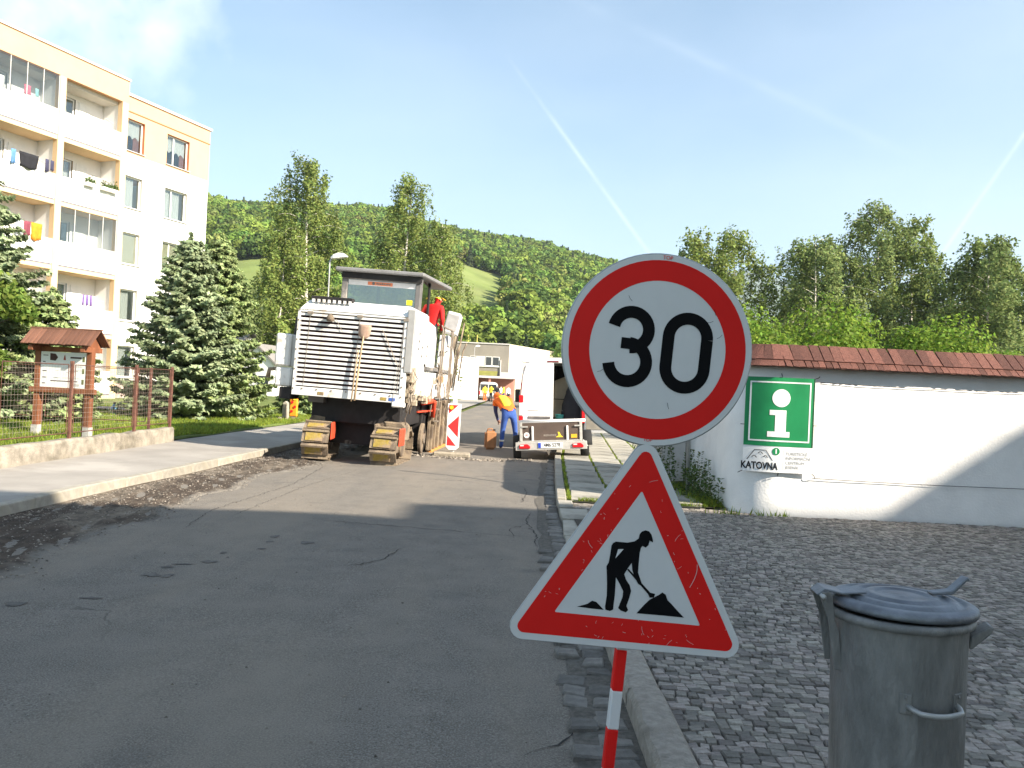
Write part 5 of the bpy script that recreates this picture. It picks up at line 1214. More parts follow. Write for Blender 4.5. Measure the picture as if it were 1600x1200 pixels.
bolt = MB().cyl((0, 0, 0), (0, -.012, 0), .016, n=6).mesh('bolt', M_st)
for i in range(9):
    link('bolt', bolt, mm, (W0 + .025, -.001, Z0 + .12 + .185 * i)); link('bolt', bolt, mm, (W1 - .055, -.001, Z0 + .12 + .185 * i))
for i in range(7): link('bolt', bolt, mm, (W0 + .2 + .28 * i, -.001, Z0 + .13))
for yy_ in (1.35, 2.1): MB().box(W1 + .0605, W1 + .0625, yy_, yy_ + .012, 1.4, 2.85).build('panel_seam', M_mg, mm)
MB().box(W1 + .061, W1 + .075, 1.55, 1.70, 1.95, 2.0).build('panel_latch', M_dk, mm)
q = MB(); q.lathe([(.0, 0), (.07, .01), (.08, .06), (.05, .12), (.02, .14)], 10, T(-.5, -.05, 2.62)); q.build('work_lamp', M_mud, mm, smooth=True)
# operator canopy
q = MB(); q.add([(-.92, 1.45, 3.78), (.93, 1.45, 3.78), (1.12, 4.3, 3.84), (-.92, 4.3, 3.84), (-.92, 1.45, 3.86), (.93, 1.45, 3.86), (1.12, 4.3, 3.93), (-.92, 4.3, 3.93)], [(0, 3, 2, 1), (4, 5, 6, 7), (0, 1, 5, 4), (1, 2, 6, 5), (2, 3, 7, 6), (3, 0, 4, 7)]); q.build('canopy_roof', mat('canopy_grey', (.21, .205, .205), .6, .1, 4), mm, bevel=.02)
q = MB(); q.box(-.80, .86, 1.6, 1.7, 3.64, 3.78); q.box(-.80, .86, 1.6, 1.7, 2.98, 3.09); q.box(-.80, -.68, 1.6, 1.7, 3.09, 3.64); q.box(.75, .86, 1.6, 1.7, 3.09, 3.64); q.build('cab_frame', M_mg, mm, bevel=.012)
MB().box(-.69, .76, 1.64, 1.65, 3.06, 3.65).build('rear_window', glass_mat('cab_glass', (.46, .46, .40), .10, .24), mm)
MB().box(-.67, .74, 1.632, 1.638, 3.53, 3.63).build('window_banner', mat('banner_pale', (.72, .68, .66), .6, .1, 5), mm)
q = MB().box(-.26, .26, 1.626, 1.631, 3.545, 3.615); q.build('window_logo', mat('logo_orange', (.75, .22, .10), .6, .1), mm)
q = MB().cyl((-.14, 1.6255, 3.58), (-.14, 1.6225, 3.58), .032, n=14)
for i in range(8): q.box(-.08 + .038 * i, -.052 + .038 * i, 1.6225, 1.6255, 3.562, 3.60 - .006 * (i % 3))
q.build('faded_print', M_mg, mm)
MB().box(.58, .70, 1.626, 1.632, 3.19, 3.29).build('yellow_label', mat('label_yellow', (.85, .78, .03), .6), mm)
q = MB(); q.box(.80, .87, 1.7, 1.78, 2.2, 3.80); q.build('canopy_post', M_mg, mm, bevel=.01); MB().box(.80, .87, 2.7, 2.78, 2.2, 3.80).build('canopy_post', M_dk, mm, bevel=.01); MB().box(-.6, -.53, 3.9, 3.98, 2.2, 3.85).build('canopy_post', M_dk, mm, bevel=.01)
MB().box(.83, .845, 1.8, 2.7, 3.0, 3.75).build('side_window', glass_mat('side_glass', (.25, .25, .22), .06, .1), mm)
MB().box(-.8, 1.12, 1.62, 5.2, 1.88, 1.95).build('platform', M_mg, mm); MB().box(-.78, .78, 1.72, 1.78, 1.95, 2.98).build('cab_back', M_mg, mm)
q = MB(); q.box(-.3, .3, 2.3, 2.8, 1.95, 2.5); q.box(-.3, .3, 2.3, 2.42, 2.5, 3.1); q.build('seat', M_dk, mm, bevel=.03)
# platform rail, ladder, hoses on the right flank
for k_, (yy_, x) in enumerate(((3.15, 1.16), (3.35, 1.17), (4.35, 1.2), (4.6, 1.2))): MB().tube([(x, yy_, 1.3), (x, yy_, 2.85), (x - .04, yy_ + .06, 2.93)], .018, 6).build('grab_rail', M_st, mm)
q = MB(); q.tube([(1.18, 3.2, 2.9), (1.2, 4.6, 2.9)], .018, 6); q.build('hand_rail', M_st, mm); MB().tube([(1.18, 3.9, 2.5), (1.2, 4.6, 2.5)], .015, 6).build('hand_rail', M_st, mm)
for i in range(5): MB().box(1.1, 1.2, 3.16, 3.36, .75 + .27 * i, .78 + .27 * i).build('ladder_step', M_st, mm)
q = MB(); rr = random.Random(8)
for i in range(16):
    y0 = rr.uniform(.15, .5) if i < 6 else rr.uniform(2.9, 5.4); z0 = rr.uniform(1.3, 2.1); x0 = W1 + rr.uniform(.02, .14); pts_ = [(x0, y0, z0)]
    for k_ in range(4): pts_.append((x0 + rr.uniform(-.04, .08), pts_[-1][1] + rr.uniform(-.12, .16), pts_[-1][2] - rr.uniform(.05, .28)))
    q.tube(pts_, rr.uniform(.010, .017), 6)
tag(q.build('hydraulic_hoses', M_st, mm, smooth=True), kind='stuff')
q = MB()
for i in range(60):
    y0 = rr.uniform(.13, .6) if i < 26 else rr.uniform(.6, 2.9) if i < 38 else rr.uniform(2.8, 5.5); z0 = rr.uniform(1.18, 1.78) if i < 26 else rr.uniform(1.15, 1.32) if i < 38 else rr.uniform(1.2, 2.2); s_ = rr.uniform(.03, .09); q.box(W1 - .02, W1 + .05 + s_ * .6, y0, y0 + s_ * 1.5, z0, z0 + s_ * 1.6, Matrix.Rotation(rr.uniform(-.02, .02), 4, 'X'))
tag(q.build('valve_blocks', mat('greasy_fittings', (.42, .35, .26), .8, .4, 9, col2=(.12, .10, .08), mscale=8), mm, bevel=.008), kind='stuff')
MB().box(.88, 1.08, 3.0, 5.3, 1.25, 1.86).build('side_tank', M_mw, mm, bevel=.03); MB().box(1.06, 1.10, 3.5, 4.3, 1.66, 1.78).build('orange_bar', mat('faded_orange', (.60, .33, .10), .8, .2), mm)
q = MB(); q.prism([(4.5, 1.86), (5.9, 1.86), (5.9, 2.25), (5.2, 2.75), (4.7, 2.8)], .85, 1.10, Matrix(((0, 1, 0, 0), (1, 0, 0, 0), (0, 0, 1, 0), (0, 0, 0, 1)))); q.build('front_panel', M_mw, mm, bevel=.02)
q = MB(); q.box(-.17, .17, -.2, .2, 0, .55); q.build('control_box', M_mw, mm, (1.02, 5.3, 2.86), (R(-4), R(10), 0), bevel=.03)
MB().box(-.15, .15, -.205, -.2, .08, .48).build('control_panel', mat('panel_grey', (.42, .41, .40), .6), mm, (1.02, 5.3, 2.86), (R(-4), R(10), 0))
# drum housing side plate with skid
q = MB(); q.prism([(3.15, .10), (3.3, .05), (5.4, .05), (5.75, .3), (5.75, 1.2), (3.15, 1.2)], .98, 1.05, Matrix(((0, 1, 0, 0), (1, 0, 0, 0), (0, 0, 1, 0), (0, 0, 0, 1)))); q.build('side_plate', M_mud, mm, bevel=.01)
for yy_ in (3.2, 3.62, 4.1, 4.75, 5.5): MB().box(1.05, 1.11, yy_, yy_ + .07, .1, 1.2).build('plate_rib', M_mud, mm, bevel=.008)
MB().box(1.0, 1.12, 3.25, 5.6, .035, .10).build('skid', mat('skid_orange', (.52, .25, .07), .8, .3, 9), mm, bevel=.01)
q = MB().cyl((.93, 2.62, .40), (1.0, 2.62, .40), .33, n=20); q.build('guide_wheel', M_mud, mm, bevel=.01); MB().cyl((.99, 2.62, .40), (1.03, 2.62, .40), .11, n=12).build('wheel_hub', M_st, mm)
MB().tube([(.98, 2.3, 1.18), (1.1, 2.75, 1.22), (1.1, 3.1, 1.2), (1.09, 3.12, .85)], .055, 8).build('red_bracket', M_mr, mm, smooth=True); MB().cyl((.9, 2.2, .98), (1.08, 3.1, 1.0), .022, n=6).build('red_rod', M_mr, mm)
MB().box(-.93, .93, 2.6, 5.6, .25, 1.15).build('drum_housing', M_dk, mm)
# left flank: tank, lamp, exhaust
MB().box(W0 - .42, W0 - .13, .12, 1.0, 1.72, 2.34).build('water_tank', M_mw, mm, bevel=.03); MB().box(W0 - .13, W0 - .01, .2, .9, 1.72, 2.33).build('tank_mount', mat('panel_pale', (.5, .49, .47), .6, .1), mm, bevel=.01); MB().cyl((W0 - .16, .8, 2.3), (W0 - .16, .8, 2.72), .15, .13, n=14).build('exhaust', M_dk, mm, bevel=.02)
MB().box(W0 - .40, W0 - .08, .15, .8, 1.33, 1.7).build('side_arm', M_mw, mm, bevel=.03); MB().box(W0 - .28, W0 - .04, .12, .6, 1.10, 1.32).build('step_box', M_dk, mm, bevel=.01); MB().tube([(W0 - .42, .4, 1.66), (W0 - .58, .35, 1.64), (W0 - .60, .35, 1.48)], .045, 6).build('mirror_arm', M_mud, mm, smooth=True)
# rear wall of the chassis, leg columns
MB().box(-.75, .55, .75, .85, .3, 1.2).build('rear_shield', M_dk, mm)
for x in (-.68, .76): MB().cyl((x, .78, .55), (x, .78, 1.25), .15, n=16).build('leg_column', M_dk, mm, smooth=True)
# crawler tracks
def track(x, y, yaw):
    w, L_, h = .30, 1.35, .58; t = MB(); t.box(-w * .30, w * .30, -.42, .42, .16, .44); o = t.build('crawler_track', M_mud, mm, (x, y, .03), (0, 0, yaw), bevel=.02); o.scale = (.90, 1.05, 1.10)
    for s_ in (-1, 1):
        for yy_ in (-.40, .40): MB().cyl((s_ * .02, yy_, .30), (s_ * (w * .45), yy_, .30), .215, n=16).build('track_wheel', M_mud, o, bevel=.02)
    def pad_me(m_):
        q_ = MB(); q_.cur = 0; q_.box(-.275, .275, -.105, .105, 0, .03); q_.box(-.275, .275, .07, .105, .03, .075); q_.cur = 1; q_.box(-.20, .15, -.085, .055, .03, .048); return q_.mesh('track_pad', [M_mud, m_])
    pme = pad_me(M_my); pme2 = pad_me(M_mud)
    r_ = .26; half = .40; per = 4 * half + 2 * math.pi * r_; n_ = 15
    for i in range(n_):
        s = per * i / n_
        if s < 2 * half: py, pz, a = half - s, .30 - r_, math.pi
        elif s < 2 * half + math.pi * r_: b = (s - 2 * half) / r_; py, pz, a = -half - r_ * math.sin(b), .30 - r_ * math.cos(b), math.pi - b
        elif s < 4 * half + math.pi * r_: py, pz, a = -half + (s - 2 * half - math.pi * r_), .30 + r_, 0
        else: b = (s - 4 * half - math.pi * r_) / r_; py, pz, a = half + r_ * math.sin(b), .30 + r_ * math.cos(b), -b
        link('track_pad', pme if pz > .16 and py < 0 else pme2, o, (0, py, pz), (a, 0, 0))
    MB().prism([(-.28, .40), (.28, .40), (.28, .66), (.20, .72), (-.20, .72), (-.28, .66)], -.12, .3).build('track_yoke', M_mud, o, bevel=.02)
    for s_ in (.30,): MB().box(.285, .315, -.6, -.2, .34, .64).build('track_guard', M_mr, o, bevel=.02)
    return o
track(-.66, .62, R(6)); track(.77, .45, R(-2)); track(-.66, 6.6, 0); track(.66, 6.6, 0)
MB().box(.50, .54, -.05, .6, .45, .78).build('guard_plate', M_mud, mm, bevel=.01)
# front conveyor and its mast far side
MB().box(-.45, .45, 7.0, 12.5, 0, .5).build('conveyor', M_mw, mm, (0, 0, 0), (R(0), 0, 0)).location = (0, 0, 1.4)
q = MB(); rr = random.Random(21)
for i in range(7): x = 1.0 + rr.uniform(-.1, .22); q.tube([(x, 5.9 + .1 * i, 1.6 + rr.uniform(-.2, .3)), (x + .05, 6.0 + .1 * i, 2.5), (x + .12, 6.1 + .1 * i, 3.1 + rr.uniform(-.4, .2))], rr.uniform(.015, .035), 6)
tag(q.build('front_hoses', M_mud, mm, smooth=True), kind='stuff')
# shovel leaning against the cooler
M_ash = mat('ash_wood', (.50, .36, .22), .8, .15, 20, stretch=(1, 1, .1))
sh = empty('shovel', (-2.92, 15.40, 1.18), (R(-2.0), R(4.0), R(-3.5))); tag(sh, 'wooden handled shovel hung blade up on the machine cooler', 'shovel')
MB().tube([(0, -.02, 0), (.01, -.03, .5), (.015, -.03, 1.0), (.03, -.02, 1.22)], [.02, .019, .018, .016], 8).build('handle', M_ash, sh, smooth=True); MB().tube([(-.06, -.015, -.02), (-.05, -.02, .5), (-.035, -.02, .95)], [.013, .013, .012], 7).build('second_stick', M_ash, sh, smooth=True)
vs = []
for j in range(6):
    v = j / 5; w = (.03, .095, .115, .12, .12, .118)[j]
    for i in range(5): u = (i - 2) / 2; vs.append((.03 + w * u, -.035 + .025 * u * u, 1.16 + .27 * v))
MB().add(vs, [(j * 5 + i, j * 5 + i + 1, (j + 1) * 5 + i + 1, (j + 1) * 5 + i) for j in range(5) for i in range(4)]).build('blade', mat('shovel_blade', (.40, .27, .20), .7, .2, 8), sh, smooth=True).modifiers.new('t', 'SOLIDIFY').thickness = .006
# operator leaning out on the right
J = stand(); J.update(chest=(.05, .06, 1.33), neck=(.09, .11, 1.47), chin=(.13, .15, 1.56), skull=(.13, .14, 1.65), look=(.75, .65, -.25), shL=(-.12, .10, 1.40), shR=(.23, .02, 1.39), elR=(.28, -.10, 1.12), wrR=(.24, .05, .93), haR=(.22, .11, .90), elL=(-.1, .3, 1.15), wrL=(.08, .42, 1.05), haL=(.12, .48, 1.04))
person('person', (-1.93, 18.95, 1.88), R(-4), J, 'machine operator in red jacket and yellow cap leaning out of the cab', dict(skin=M_skin, top=M_redc, sleeve=M_redc, leg=M_blk, boot=M_boot), hat=('cap', M_yel, .03), scale=1.02)

# ------------------------------------------------------------------ striped warning board
M_bw = mat('board_white', (.78, .77, .75), .5, .05, 4); M_br = mat('board_red', (.60, .03, .03), .5, .06, 4)
bb = empty('warning_board', (-1.235, 17.84, 0), (0, R(1.0), R(2))); tag(bb, 'upright red and white arrow board standing on the road beside the milling machine', 'warning board')
MB().prism([(-.145, .22), (-.07, .15), (.07, .15), (.145, .22), (.145, 1.15), (-.145, 1.15)], -.02, .02).build('panel', M_bw, bb, bevel=.008)
for poly in ([(-.115, 1.125), (.085, 1.125), (-.115, .93)], [(-.125, .665), (.11, .90), (.11, .43)], [(-.12, .47), (-.12, .245), (.08, .245)]):
    MB().flat(list(reversed(poly)), -.0225).build('red_arrow', M_br, bb)
MB().cyl((-.06, -.023, 1.07), (-.06, -.045, 1.07), .045, n=14).build('lamp', mat('amber_lens', (.85, .45, .02), .3), bb)
MB().box(-.045, .045, .022, .05, .02, 1.52).build('post', M_bw, bb, bevel=.006)
MB().box(-.40, .40, -.2, .2, .0, .11).build('foot', mat('dusty_rubber', (.30, .26, .20), .95, .3, 12, .6, 40), bb, bevel=.03)

# ------------------------------------------------------------------ trailer
M_brown = mat('brown_board', (.105, .075, .06), .6, .15, 4); M_galt = mat('trailer_zinc', (.50, .48, .44), .55, .15, 8, metal=.3); M_tyre = mat('tyre', (.022, .022, .022), .85, .2, 20); M_tl = mat('tail_red', (.60, .015, .02), .25, .05)
tr = empty('trailer', (.94, 18.05, .02), (0, R(-4.2), R(-1))); tag(tr, 'small flat trailer with brown tailgate and number plate 4M6 5278', 'trailer')
MB().box(-.67, .67, .05, 2.4, .40, .46).build('bed', M_galt, tr); 
MB().box(-.62, .62, .02, .045, .43, .80).build('tailgate', M_brown, tr, bevel=.004)
for s_ in (-1, 1): MB().box(s_ * .66 - .015, s_ * .66 + .015, .06, 2.4, .46, .80).build('side_board', M_brown, tr); MB().box(s_ * .655 - .03, s_ * .655 + .03, .0, .055, .36, .83).build('corner_post', M_galt, tr, bevel=.005)
MB().box(-.66, .66, 2.36, 2.40, .46, .8).build('front_board', M_brown, tr)
MB().cyl((-.70, .03, .845), (.76, .03, .845), .035, n=10).build('tarp_roll', M_bw, tr, smooth=True); MB().box(-.68, .68, .0, .5, .815, .84).build('tarp', M_bw, tr, bevel=.01)
for x in (-.40, .36): MB().box(x - .022, x + .022, -.012, .02, .40, .74).build('latch_bar', M_bw, tr, bevel=.006)
for x in (-.56, .60): MB().box(x - .08, x + .06, -.016, .0, .72, .75).build('latch', M_galt, tr)
MB().box(-.78, .78, -.05, .0, .22, .40).build('bumper', M_galt, tr, bevel=.008); MB().box(-.66, .66, -.02, .04, .405, .43).build('lower_rail', M_galt, tr)
for s_ in (-1, 1):
    q = MB(); q.prism([(-.12, 0), (.12, 0), (.12, .05), (.06, .10), (-.12, .09)], -.08, -.052); q.build('tail_light', M_tl, tr, (s_ * .58 - .0, 0, .26), bevel=.01); MB().box(-.10, -.02, -.084, -.08, .06, .085).build('reflector', M_refl, tr, (s_ * .58, 0, .26))
    MB().tube([(s_ * .70, .0, .42), (s_ * .80, .02, .28)], .012, 6).build('strut', M_galt, tr); 
    w_ = empty('wheel'); w_.parent = tr; w_.location = (s_ * .75, 1.15, .27)
    bpy.data.objects.remove(w_)
    wq = MB().lathe([(.14, -.085), (.24, -.085), (.265, -.06), (.27, 0), (.265, .06), (.24, .085), (.14, .085)], 28, Matrix.Translation((s_ * .75, .35, .27)) @ Matrix.Rotation(R(90), 4, 'Y')); wo = wq.build('wheel', M_tyre, tr, smooth=True)
    MB().cyl((s_ * .75 - .06, .35, .27), (s_ * .75 + .06, .35, .27), .15, n=16).build('rim', M_galt, wo)
q = MB(); vs = []
for i in range(13):
    a = math.pi * i / 12; vs += [(.655, .35 + .33 * math.cos(a), .30 + .31 * math.sin(a)), (.90, .35 + .33 * math.cos(a), .30 + .31 * math.sin(a))]
q.add(vs, [(2 * i, 2 * i + 1, 2 * i + 3, 2 * i + 2) for i in range(12)]); q.build('mudguard', M_tyre, tr, smooth=True).modifiers.new('t', 'SOLIDIFY').thickness = .012
MB().box(-.285, .245, -.062, -.052, .265, .385).build('number_plate', M_bw, tr, bevel=.002); MB().box(-.285, -.225, -.0645, -.0625, .27, .38).build('plate_band', mat('plate_blue', (.02, .06, .45), .5), tr)
text('4M6 5278', .108, T(.015, -.0632, .325) @ XZ, M_ink, 'lettering', tr, bold=.002, sx=.82)
MB().cyl((-.53, .019, .55), (-.53, .012, .55), .062, n=20).build('speed_sticker', M_bw, tr); text('80', .06, T(-.53, .0105, .55) @ XZ, M_br, 'lettering', tr)
text('RIZKUCICE', .055, T(-.02, .0185, .535) @ XZ, mat('print_cream', (.45, .40, .34), .7), 'lettering', tr)
q = MB(); q.flat([(.10, .49), (.27, .49), (.22, .53), (.19, .60), (.15, .61), (.17, .53)], .0175); q.build('yellow_logo', M_hy, tr); MB().box(.44, .57, .012, .019, .47, .55).build('yellow_sticker', mat('sticker_amber', (.75, .42, .03), .6), tr)
MB().box(-.05, .05, 2.4, 3.3, .36, .44).build('drawbar', M_galt, tr)

# ------------------------------------------------------------------ white van with one rear door open
M_vw = mat('van_white', (.78, .77, .75), .3, .03, 2, spec=.5, coat=.3); M_vi = mat('van_lining', (.055, .05, .045), .9, .3, 5); M_tarp = mat('beige_tarp', (.52, .46, .35), .9, .1, 4)
va = empty('van', (1.10, 21.3, .0), (0, R(-1.6), R(-1.5))); va.scale = (.87, 1, 1); tag(va, 'white delivery van with its right rear door open parked half on the pavement', 'van')
SEC = [(.98, .36), (1.0, .8), (.99, 1.25), (.945, 1.75), (.885, 2.1), (.80, 2.25), (.62, 2.325), (.3, 2.345)]
sec = [(-x, z) for x, z in SEC] + [(x, z) for x, z in reversed(SEC)]; n = len(sec)
st_ = [(0, 1, 1), (.12, 1.0, 1.0), (3.3, 1.0, 1.0), (3.9, .98, .97), (4.5, .96, .62), (5.35, .92, .47)]
vs = []
for y, sx_, sz in st_:
    for x, z in sec: vs.append((x * sx_, y, .36 + (z - .36) * sz))
q = MB().add(vs, [(j * n + i, j * n + i + 1, (j + 1) * n + i + 1, (j + 1) * n + i) for j in range(len(st_) - 1) for i in range(n - 1)] + [tuple((len(st_) - 1) * n + i for i in range(n))])
vb = q.build('body', M_vw, va, smooth=False); md = vb.modifiers.new('t', 'SOLIDIFY'); md.thickness = .05; md.offset = -1 
MB().box(-.93, .93, .05, 3.2, .42, .50).build('load_floor', M_vi, va); MB().box(-.88, .88, 2.9, 2.95, .5, 2.25).build('bulkhead', M_vi, va); MB().box(.84, .93, .1, 2.9, .5, 1.9).build('lining', M_vi, va)
half = [p for p in sec if p[0] < 0]
MB().prism([(-.95, .46), (.02, .46), (.02, 2.24), (-.70, 2.24), (-.80, 2.18), (-.895, 1.9), (-.955, 1.3)], -.045, .0).build('left_door', M_vw, va, bevel=.015, seg=2)
dr = empty('t'); bpy.data.objects.remove(dr)
rdo = MB().prism([(-.90, .46), (0, .46), (-.02, 1.3), (-.08, 1.9), (-.2, 2.2), (-.90, 2.24)], -.03, .03).build('right_door', M_vw, va, (.95, -.03, 0), (0, 0, R(166)), bevel=.012)
MB().box(-.82, -.06, .031, .04, .55, 1.15).build('door_card', mat('door_card', (.42, .38, .31), .85, .15, 4), rdo, bevel=.01); MB().box(-.6, -.2, .041, .045, .78, .95).build('door_pocket', M_vi, rdo)
q = MB(); q.box(-.93, .93, -.02, .04, 2.235, 2.34); q.build('rear_header', M_vw, va, bevel=.02); MB().box(-.18, .16, -.035, -.021, 2.255, 2.295).build('brake_light', mat('lamp_dark_red', (.16, .02, .03), .3), va, bevel=.008)
MB().box(-.99, .99, -.10, .02, .34, .455).build('rear_bumper', mat('bumper_grey', (.08, .08, .08), .7), va, bevel=.03)
q = MB(); 
for z0, z1, m in ((.70, .86, M_tl), (.865, 1.20, M_refl), (1.205, 1.40, M_tl)): MB().box(-.995, -.865, -.06, .03, z0, z1).build('tail_lamp', m, va, bevel=.015)
MB().box(.865, .995, -.06, .03, .70, 1.40).build('tail_lamp', M_tl, va, bevel=.015)
MB().box(-.72, -.06, -.062, -.046, .80, .86).build('door_handle_strip', M_mg, va, bevel=.008); MB().box(-.74, -.42, -.048, -.0455, 1.0, 1.012).build('van_print', M_mg, va)
q = MB(); q.flat([(-.70, .66), (-.50, .62), (-.42, .68), (-.45, .74), (-.55, .77), (-.66, .75)], -.047); q.build('car_emblem', mat('emblem_blue', (.05, .09, .3), .5), va)
text('6043', .12, T(-.22, -.047, .735) @ XZ, M_grey, 'lettering', va); text('EP', .075, T(-.27, -.047, .635) @ XZ, M_grey, 'lettering', va)
MB().add([(-.955, -.004, 1.52), (-.885, -.004, 1.60), (-.885, -.004, 1.78), (-.955, -.004, 1.68)], [(0, 1, 2, 3)]).build('red_marker', M_br, va)
MB().box(-1.22, -1.02, 4.0, 4.08, 1.15, 1.55).build('wing_mirror', M_vi, va, bevel=.03)
MB().box(-.3, .6, .5, 2.6, 2.36, 2.40).build('roof_rack', M_galt, va)
for s_ in (-1, 1):
    for yy_ in (.95, 4.4):
        wq = MB().lathe([(.18, -.11), (.31, -.11), (.335, -.07), (.34, 0), (.335, .07), (.31, .11), (.18, .11)], 28, Matrix.Translation((s_ * .88, yy_, .335)) @ Matrix.Rotation(R(90), 4, 'Y')); wo = wq.build('wheel', M_tyre, va, smooth=True); MB().cyl((s_ * .80, yy_, .335), (s_ * .96, yy_, .335), .19, n=18).build('rim', M_galt, wo)
# load in the van
def at_van(x, y, z): return Vector((1.10 + x * .9, 21.3 + y, z + .04 + .02 * x))
tp = MB(); vs = []
for j in range(7):
    for i in range(9): vs.append((i / 8 * .62, .02 * math.sin(i * 2 + j), 1.75 - j / 6 * (1.05 + .2 * math.sin(i * .8)) + .28 * i / 8))
tp.add(vs, [(j * 9 + i, (j + 1) * 9 + i, (j + 1) * 9 + i + 1, j * 9 + i + 1) for j in range(6) for i in range(8)]); o = tp.build('tarpaulin', M_tarp, None, at_van(.06, 1.2, .0), smooth=True); o.modifiers.new('t', 'SOLIDIFY').thickness = .01; tag(o, 'beige tarpaulin hanging inside the open van', 'tarpaulin')
bk = empty('bucket', at_van(.21, .35, .62)); tag(bk, 'turquoise bucket in the open rear of the van', 'bucket'); MB().lathe([(.085, 0), (.09, .01), (.12, .24), (.128, .245), (.12, .25), (.112, .24), (.085, .015)], 20).build('body', mat('turquoise_plastic', (.10, .48, .46), .5), bk, smooth=True); MB().tube([(.12 * math.cos(a), 0, .24 + .13 * math.sin(a)) for a in np.linspace(0, math.pi, 9)], .004, 5).build('bail', M_galt, bk)
sk_ = empty('black_sack', at_van(.66, .45, .52)); tag(sk_, 'black sack filling the right of the open van', 'sack')
q = MB().lathe([(.10, 0), (.30, .03), (.36, .25), (.34, .6), (.26, .95), (.14, 1.2), (.05, 1.28)], 18); 
for i, v in enumerate(q.v): f_ = 1 + .09 * math.sin(i * 2.3) + .05 * math.sin(i * .7); q.v[i] = (v[0] * f_, v[1] * f_ * .8, v[2])
q.build('body', M_blk, sk_, smooth=True)
cr = empty('tool_rack', at_van(.18, .8, .50)); tag(cr, 'dark metal tool rack behind the bucket in the van', 'rack')
for z in (.25, .75): MB().box(-.15, .35, 0, .3, z, z + .02).build('shelf', M_vi, cr)
for x in (-.15, .33): MB().cyl((x, 0, 0), (x, 0, 1.5), .012, n=6).build('upright', M_mg, cr)
# brown canister
jc = empty('canister', (-.47, 20.35, roadz(-.47, 20.35) + .002), (0, 0, R(10))); tag(jc, 'brown plastic canister standing on the road beside the bending worker', 'canister')
MB().box(-.14, .14, -.1, .1, 0, .46).build('body', mat('brown_plastic', (.34, .16, .07), .6, .12, 5), jc, bevel=.045, seg=3); MB().tube([(-.08, 0, .45), (-.07, 0, .5), (.03, 0, .51), (.05, 0, .45)], .018, 8).build('handle', mat('brown_plastic', (.34, .16, .07)), jc, smooth=True); MB().cyl((.09, 0, .45), (.09, 0, .50), .03, n=12).build('cap', M_blk, jc)

# ------------------------------------------------------------------ far group by the hall
mbv = empty('minibus', (-2.55, 90.2, -.03)); tag(mbv, 'white minibus parked under the porch at the street end', 'minibus')
MB().prism([(-1.0, .3), (1.0, .3), (1.02, 1.1), (.92, 1.95), (.7, 2.1), (-.7, 2.1), (-.92, 1.95), (-1.02, 1.1)], 0, 4.8).build('body', M_vw, mbv, bevel=.06, seg=2)
MB().box(-.85, -.05, -.02, .02, 1.15, 1.85).build('rear_window', M_pane, mbv); MB().box(.05, .85, -.02, .02, 1.15, 1.85).build('rear_window', M_pane, mbv); MB().box(-.95, .95, -.08, .0, .3, .55).build('bumper', M_mg, mbv, bevel=.03)
for s_ in (-1, 1): MB().box(s_ * .93 - .06, s_ * .93 + .06, -.03, .02, .7, 1.1).build('tail_lamp', M_tl, mbv); wq = MB().lathe([(.2, -.1), (.33, -.1), (.33, .1), (.2, .1)], 18, Matrix.Translation((s_ * .85, .9, .33)) @ Matrix.Rotation(R(90), 4, 'Y')); wq.build('wheel', M_tyre, mbv)
sk2 = dict(skin=M_skin, boot=M_boot)
M_whs = mat('white_shirt', (.72, .72, .70), .85, .1)
for i, (x, y, rz, top, leg, vst, lb) in enumerate(((-2.75, 85, 20, M_hy, M_hv, None, 'distant worker in yellow top and orange trousers'), (-2.15, 86, -30, M_blk, M_blk, M_hy, 'distant person in dark clothes and yellow vest'), (-1.55, 87, 160, M_blk, mat('grey_trousers', (.2, .19, .19), .9), None, 'distant person in a dark top among the group'),
                                                   (-.85, 86, 100, M_hy, M_navy, M_hy, 'distant person in a bright yellow jacket near the hall'), (-.35, 86.5, -150, M_whs, M_blk, None, 'distant person in white shirt and black trousers'), (-1.15, 88, 40, M_whs, M_blue, None, 'distant person in pale top behind the group'))):
    person('person', (x, y, -.02), R(rz), stand(arm=.5 if i % 2 else .1), lb, dict(sk2, top=top, sleeve=top, leg=leg), vest=vst, hat=('hair', M_hair, .02), fingers=False)

# ------------------------------------------------------------------ notice board with shingled roof
M_kw = mat('kiosk_wood', (.21, .078, .036), .75, .25, 10, .35, 40, stretch=(1, 1, .2), rnd=.0); M_kp = mat('kiosk_plank', (.175, .082, .052), .75, .2, 12, .35, 40, rnd=.22, stretch=(1, .2, 1))
ki = empty('notice_board', (-8.38, 15.45, .27), (0, R(.3), R(-7))); tag(ki, 'brown wooden notice board with plank roof behind the fence', 'notice board')
for x in (-.52, .52):
    MB().box(x - .055, x + .055, -.055, .055, .02, 1.68).build('post', M_kw, ki, bevel=.006); MB().box(x - .062, x + .062, -.062, .062, -.12, .19).build('post_foot', mat('foot_concrete', (.42, .40, .37), .9, .3, 15), ki)
    q = MB(); q.box(x - .045, x + .045, -.27, .27, 1.58, 1.67); q.build('roof_beam', M_kw, ki, bevel=.004)
for x in (-.52, .52): MB().prism([(-.25, 1.67), (.25, 1.67), (0, 1.93)], x - .02, x + .02, Matrix(((0, 1, 0, 0), (1, 0, 0, 0), (0, 0, 1, 0), (0, 0, 0, 1)))).build('gable_board', M_kw, ki)
MB().box(-.66, .66, -.075, .02, .80, .90).build('lower_beam', M_kw, ki, bevel=.006); MB().box(-.46, .46, -.03, .03, 1.57, 1.66).build('upper_beam', M_kw, ki)
MB().cyl((.40, .1, .80), (.02, .6, .0), .03, n=6).build('brace', M_kw, ki); MB().box(.36, .44, .05, .13, -.05, .8).build('rear_leg', M_kw, ki)
nb_ = 17; sl_ = math.atan2(.30, .30)
